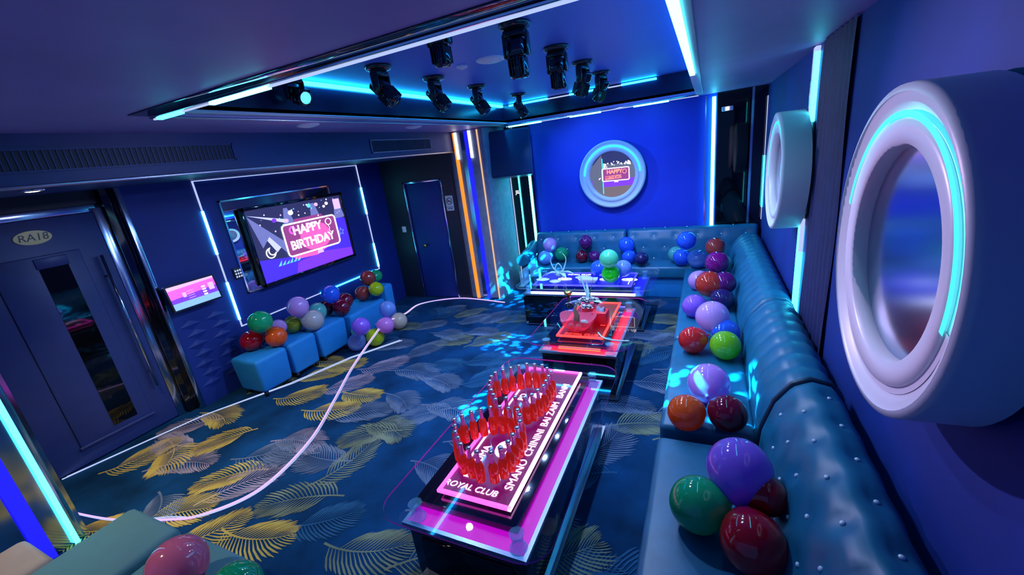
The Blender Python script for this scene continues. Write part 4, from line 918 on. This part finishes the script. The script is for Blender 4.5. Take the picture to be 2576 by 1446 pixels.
# things on the blue table
lb = thing('leaf_bowl', 'pale cyan bowl with two tall curled leaves on the blue table', 'plant', (-1.62, 4.66, ZT), 'table decorations')
p = MB(); p.lathe([(0.03, 0), (0.035, 0.004), (0.07, 0.05), (0.06, 0.075)], Matrix.Translation((-1.62, 4.66, ZT)), 'leaf_pale', 20, caps=False); p.build('bowl', lb)
for pts in ([(-1.63, 4.66, ZT + 0.05), (-1.70, 4.66, ZT + 0.12), (-1.73, 4.66, ZT + 0.22), (-1.70, 4.66, ZT + 0.28)], [(-1.60, 4.66, ZT + 0.05), (-1.56, 4.66, ZT + 0.13), (-1.53, 4.66, ZT + 0.24), (-1.57, 4.66, ZT + 0.31)], [(-1.64, 4.64, ZT + 0.05), (-1.67, 4.63, ZT + 0.12), (-1.62, 4.62, ZT + 0.19), (-1.58, 4.63, ZT + 0.12), (-1.62, 4.64, ZT + 0.06)]):
    sp_ = spline(pts, 6); p = MB(); p.tube(sp_, [0.012 * (1 - 0.8 * i / (len(sp_) - 1)) for i in range(len(sp_))], 'leaf_pale', 6); p.build('curled_leaf', lb)
for tip in ((-1.42, 4.60, ZT + 0.06), (-1.78, 4.58, ZT + 0.05), (-1.50, 4.52, ZT + 0.03)):
    p = MB(); leafblade(p, (-1.62, 4.64, ZT + 0.06), tip, 0.03, 0.03, 'leaf_pale'); p.build('leaf', lb)
for lab, x, y, rx, ry in (('white oval plate at the open end of the blue table', -1.80, 4.52, 0.085, 0.06), ('white plate beside the curled leaf bowl', -1.62, 4.46, 0.07, 0.06), ('white oval plate in the middle of the blue table', -1.32, 4.62, 0.10, 0.07)):
    p = MB(); p.lathe([(0.6, 0), (0.62, 0.004), (1.0, 0.016), (0.98, 0.019), (0.6, 0.007), (0, 0.006)], Matrix.Translation((x, y, ZT)) @ Matrix.Diagonal((rx, ry, 1, 1)), 'plate', 28); tag(p.build('plate'), lab, 'plate', 'plates on the blue table')
p = MB()
for i in range(5): p.box((-1.33 + 0.004 * i, 4.46 - 0.003 * i, ZT + 0.0085 * i), (-1.14 + 0.004 * i, 4.56 - 0.003 * i, ZT + 0.0085 * i + 0.007), 'plate')
tag(p.build('napkin_stack'), 'low stack of white napkins near the front edge of the blue table', 'napkins')
for lab, x, y in (('clear acrylic menu holder standing at the open end of the blue table', -1.985, 4.40), ('second clear acrylic menu holder, farther from the camera', -2.02, 4.80)):
    t = thing('menu_holder', lab, 'menu holder', (x, y, ZT), 'menu holders on the blue table')
    p = MB(); p.box((x - 0.004, y - 0.13, ZT), (x + 0.004, y + 0.13, ZT + 0.19), 'acrylic', 0.002); p.build('sheet', t)
    p = MB(); p.box((x - 0.03, y - 0.13, ZT), (x + 0.03, y + 0.13, ZT + 0.008), 'acrylic'); p.build('foot', t)

# ================================================================== BALLOONS
BC = {'violet': (0.40, 0.17, 0.95), 'green': (0.01, 0.50, 0.20), 'dkred': (0.50, 0.005, 0.02), 'red': (0.80, 0.03, 0.03), 'orange': (1.0, 0.14, 0.015), 'lilac': (0.72, 0.42, 0.92), 'pinklilac': (0.78, 0.30, 0.80),
      'maroon': (0.22, 0.005, 0.035), 'lime': (0.25, 0.70, 0.02), 'blue': (0.03, 0.16, 0.95), 'ltblue': (0.22, 0.40, 0.90), 'brown': (0.42, 0.06, 0.05), 'plum': (0.16, 0.01, 0.20), 'teal': (0.12, 0.55, 0.50), 'navy': (0.03, 0.02, 0.16),
      'mint': (0.12, 0.85, 0.50), 'neongreen': (0.02, 0.90, 0.03), 'olive': (0.30, 0.42, 0.02), 'white': (0.62, 0.62, 0.62), 'cream': (0.72, 0.66, 0.52), 'ygreen': (0.60, 0.80, 0.01), 'pink': (0.92, 0.22, 0.36), 'redbrown': (0.60, 0.05, 0.03), 'magenta': (0.30, 0.01, 0.28)}
for n, c in BC.items(): mix_mat('b_' + n, 'balloon', c, 0.32, 0.10)
BALLOONS = [
 # colour, x, y, z, radius, label, group
 ('violet', 0.143, 1.615, 0.645, 0.127, 'large violet balloon nearest the tufted sofa back, on top of its cluster', 0), ('green', -.008, 1.496, .533, .113, 'translucent green balloon on the nearest sofa seat', 0),
 ('dkred', 0.232, 1.550, 0.600, 0.080, 'dark red balloon half hidden behind the large violet one', 0), ('dkred', 0.178, 1.365, 0.540, 0.112, 'big dark red balloon on the nearest sofa seat, in front', 0),
 ('pinklilac', .032, 2.471, .532, .122, 'pink lilac balloon over the leaf shaped light patch', 0), ('orange', -.08, 2.155, .52, .10, 'orange balloon at the sofa edge beside the seat gap', 0), ('maroon', .125, 2.19, .525, .10, 'maroon balloon in the gap between two sofa seats', 0),
 ('lilac', .059, 3.34, .615, .125, 'large pale lilac balloon above the red and lime pair', 0), ('red', -.074, 3.096, .523, .10, 'glossy red balloon beside the lime one on the sofa', 0), ('lime', .141, 3.029, .528, .104, 'lime green balloon on the middle sofa section', 0),
 ('blue', .150, 3.25, .53, .10, 'blue balloon peeking out behind the lime one', 0), ('violet', -.08, 3.793, .526, .104, 'violet balloon behind the large pale lilac one', 0), ('redbrown', .04, 4.139, .62, .125, 'red brown balloon above the violet and navy ones', 0),
 ('plum', 0.164, 4.146, 0.631, 0.106, 'purple balloon tucked against the sofa back by the red brown one', 0), ('navy', .15, 3.985, .523, .10, 'very dark balloon tucked behind the pale lilac one', 0), ('lilac', -.06, 4.545, .525, .104, 'lilac balloon partly hidden by the red brown one', 0),
 ('magenta', .112, 4.709, .672, .118, 'deep magenta balloon below the brown one by the corner', 0), ('brown', .10, 5.05, .755, .105, 'dark brown balloon topping the stack at the sofa corner', 0), ('teal', 0.190, 5.000, 0.580, 0.090, 'pale green balloon peeking out behind the magenta one', 0),
 ('blue', -.202, 5.12, .825, .105, 'blue balloon topping the trio near the sofa corner', 1), ('blue', -.265, 5.42, .545, .105, 'blue balloon in front of the teal one on the far sofa', 1), ('teal', -.34, 5.53, .555, .10, 'teal balloon behind the trio of blue ones', 1), ('ltblue', -.085, 5.33, .545, .112, 'light blue balloon at the inner sofa corner', 1),
 ('lilac', -2.028, 5.50, .735, .10, 'lavender balloon at the scrolled arm of the studded sofa', 1), ('ltblue', -2.10, 5.47, .553, .104, 'light blue balloon below the lavender one', 1), ('green', -1.90, 5.60, .57, .10, 'dark green balloon beside the light blue and lavender ones', 1),
 ('plum', -1.53, 5.60, .735, .095, 'dark purple balloon leaning on the studded sofa back', 1), ('maroon', -1.60, 5.60, .525, .085, 'maroon balloon below the dark purple one', 1), ('plum', -1.41, 5.59, .525, .082, 'plum balloon next to the maroon one on the studded sofa', 1),
 ('navy', -.755, 5.42, .53, .09, 'shiny navy balloon alone on the studded sofa seat', 1), ('blue', -.965, 5.58, .685, .105, 'deep blue balloon leaning on the studded sofa back', 1), ('blue', -.93, 5.50, .535, .09, 'deep blue balloon below its twin on the studded sofa', 1),
 ('mint', -.965, 4.44, .80, .105, 'mint green balloon topping the cluster on the blue table', 2), ('neongreen', -.965, 4.49, .613, .102, 'bright green balloon standing on the blue table', 2), ('ltblue', -.855, 4.66, .625, .098, 'light blue balloon behind the bright green one', 2), ('blue', -1.15, 4.72, .61, .098, 'glossy blue balloon on the blue table beside the mint one', 2),
 ('green', -4.10, 2.45, .715, .115, 'green balloon on top of the cluster nearest the touchscreen', 3), ('dkred', -4.285, 2.411, .51, .108, 'dark red balloon on the ottoman nearest the door', 3), ('orange', -4.072, 2.542, .512, .107, 'orange balloon on the ottoman below the green one', 3), ('lilac', -4.20, 2.68, .55, .085, 'lavender balloon mostly hidden behind the orange one', 3),
 ('olive', -4.214, 2.86, .505, .10, 'olive balloon between the orange and the white ones', 3), ('lilac', -4.06, 2.87, .72, .113, 'lilac balloon on top of the middle ottoman cluster', 3), ('white', -4.01, 2.965, .523, .118, 'greyish white balloon on the middle ottoman', 3), ('teal', -4.08, 3.11, .57, .10, 'teal balloon peeking out behind the white one', 3),
 ('blue', -3.99, 3.27, .725, .105, 'bright blue balloon above the maroon ones', 3), ('maroon', -4.02, 3.40, .508, .10, 'maroon balloon in front below the bright blue one', 3), ('maroon', -4.12, 3.56, .53, .098, 'maroon balloon on the far side of the bright blue one', 3), ('maroon', -4.24, 3.36, .51, .095, 'maroon balloon against the wall below the bright blue one', 3),
 ('brown', -4.07, 3.97, .70, .10, 'brown balloon topping the cluster at the far ottoman', 3), ('green', -4.14, 4.20, .66, .085, 'green balloon peeking out behind the olive yellow one', 3), ('ygreen', -3.93, 3.93, .565, .095, 'olive yellow balloon in front of the blue block', 3), ('brown', -4.16, 3.90, .505, .10, 'brown balloon on the far ottoman below its twin', 3),
 ('ltblue', -3.51, 3.62, .42, .10, 'pale blue balloon on top of the floor cluster', 4), ('violet', -3.58, 3.22, .36, .105, 'violet balloon in the floor cluster, above two others', 4), ('pinklilac', -3.50, 3.52, .25, .10, 'pink balloon in the middle of the floor cluster', 4), ('cream', -3.68, 3.95, .115, .11, 'cream balloon on the carpet at the far side of the floor cluster', 4),
 ('ygreen', -3.64, 3.45, .112, .108, 'yellow green balloon on the carpet under the trail of light', 4), ('ltblue', -3.79, 3.29, .11, .106, 'pale blue balloon on the carpet by the ottomans', 4), ('mint', -3.86, 3.42, .20, .09, 'pale green balloon hidden behind the floor cluster', 4),
 ('pink', -1.97, .535, .56, .110, 'pink balloon on the grey green ottoman nearest the camera', 5), ('green', -1.665, .57, .51, .100, 'green balloon beside the pink one, nearest the camera', 5)]
GRP = ['balloons on the long sofa', 'balloons on the studded sofa', 'balloons on the blue table', 'balloons on the ottomans', 'balloons on the carpet', 'balloons in the foreground']
bprof = [(math.sin(math.pi * t / 20), math.cos(math.pi * t / 20)) for t in range(0, 20)]
bprof = [(r * (1 - 0.03 * max(0, -z)), z if z > 0 else z * (1 + 0.10 * z ** 4)) for r, z in bprof] + [(0.085, -1.12), (0.05, -1.165)]
bl_mesh = {}; kn_mesh = {}
rb = random.Random(21)
for n, (c, x, y, z, r, lab, g) in enumerate(BALLOONS):
    if c not in bl_mesh:
        p = MB(); p.lathe(bprof, None, 'b_' + c, 32); o = p.build('balloon', origin=(0, 0, 0)); bl_mesh[c] = o.data
        k = MB(); k.lathe([(0.05, -1.165), (0.05, -1.18), (0.10, -1.215), (0.085, -1.225), (0.03, -1.20)], None, 'b_' + c, 14, caps=False); ko = k.build('knot', o); kn_mesh[c] = ko.data
    else:
        o = bpy.data.objects.new('balloon', bl_mesh[c]); COL.objects.link(o); ko = bpy.data.objects.new('knot', kn_mesh[c]); COL.objects.link(ko); ko.parent = o
    o.location = (x, y, z); o.scale = (r, r, r * 1.02)
    near_ = [Vector(q[1:4]) for q in BALLOONS if q[6] == g and (Vector(q[1:4]) - Vector((x, y, z))).length < 0.36]
    aim = sum(near_, Vector()) / len(near_) - Vector((x, y, z))                  # knots meet in the middle of each bunch
    if aim.length < 0.02: aim = Vector((rb.uniform(-1, 1), rb.uniform(-1, 1), -0.2))
    o.rotation_euler = (-aim).to_track_quat('Z', 'Y').to_euler()
    tag(o, lab, 'balloon', GRP[g])
# orange bag corner on the floor at the near pillar
p = MB(); p.box((-3.50, 0.12, 0.0), (-3.30, 0.27, 0.22), 'b_orange', 0.04, 3); tag(p.build('orange_bag'), 'orange bag at the foot of the near pillar', 'bag')
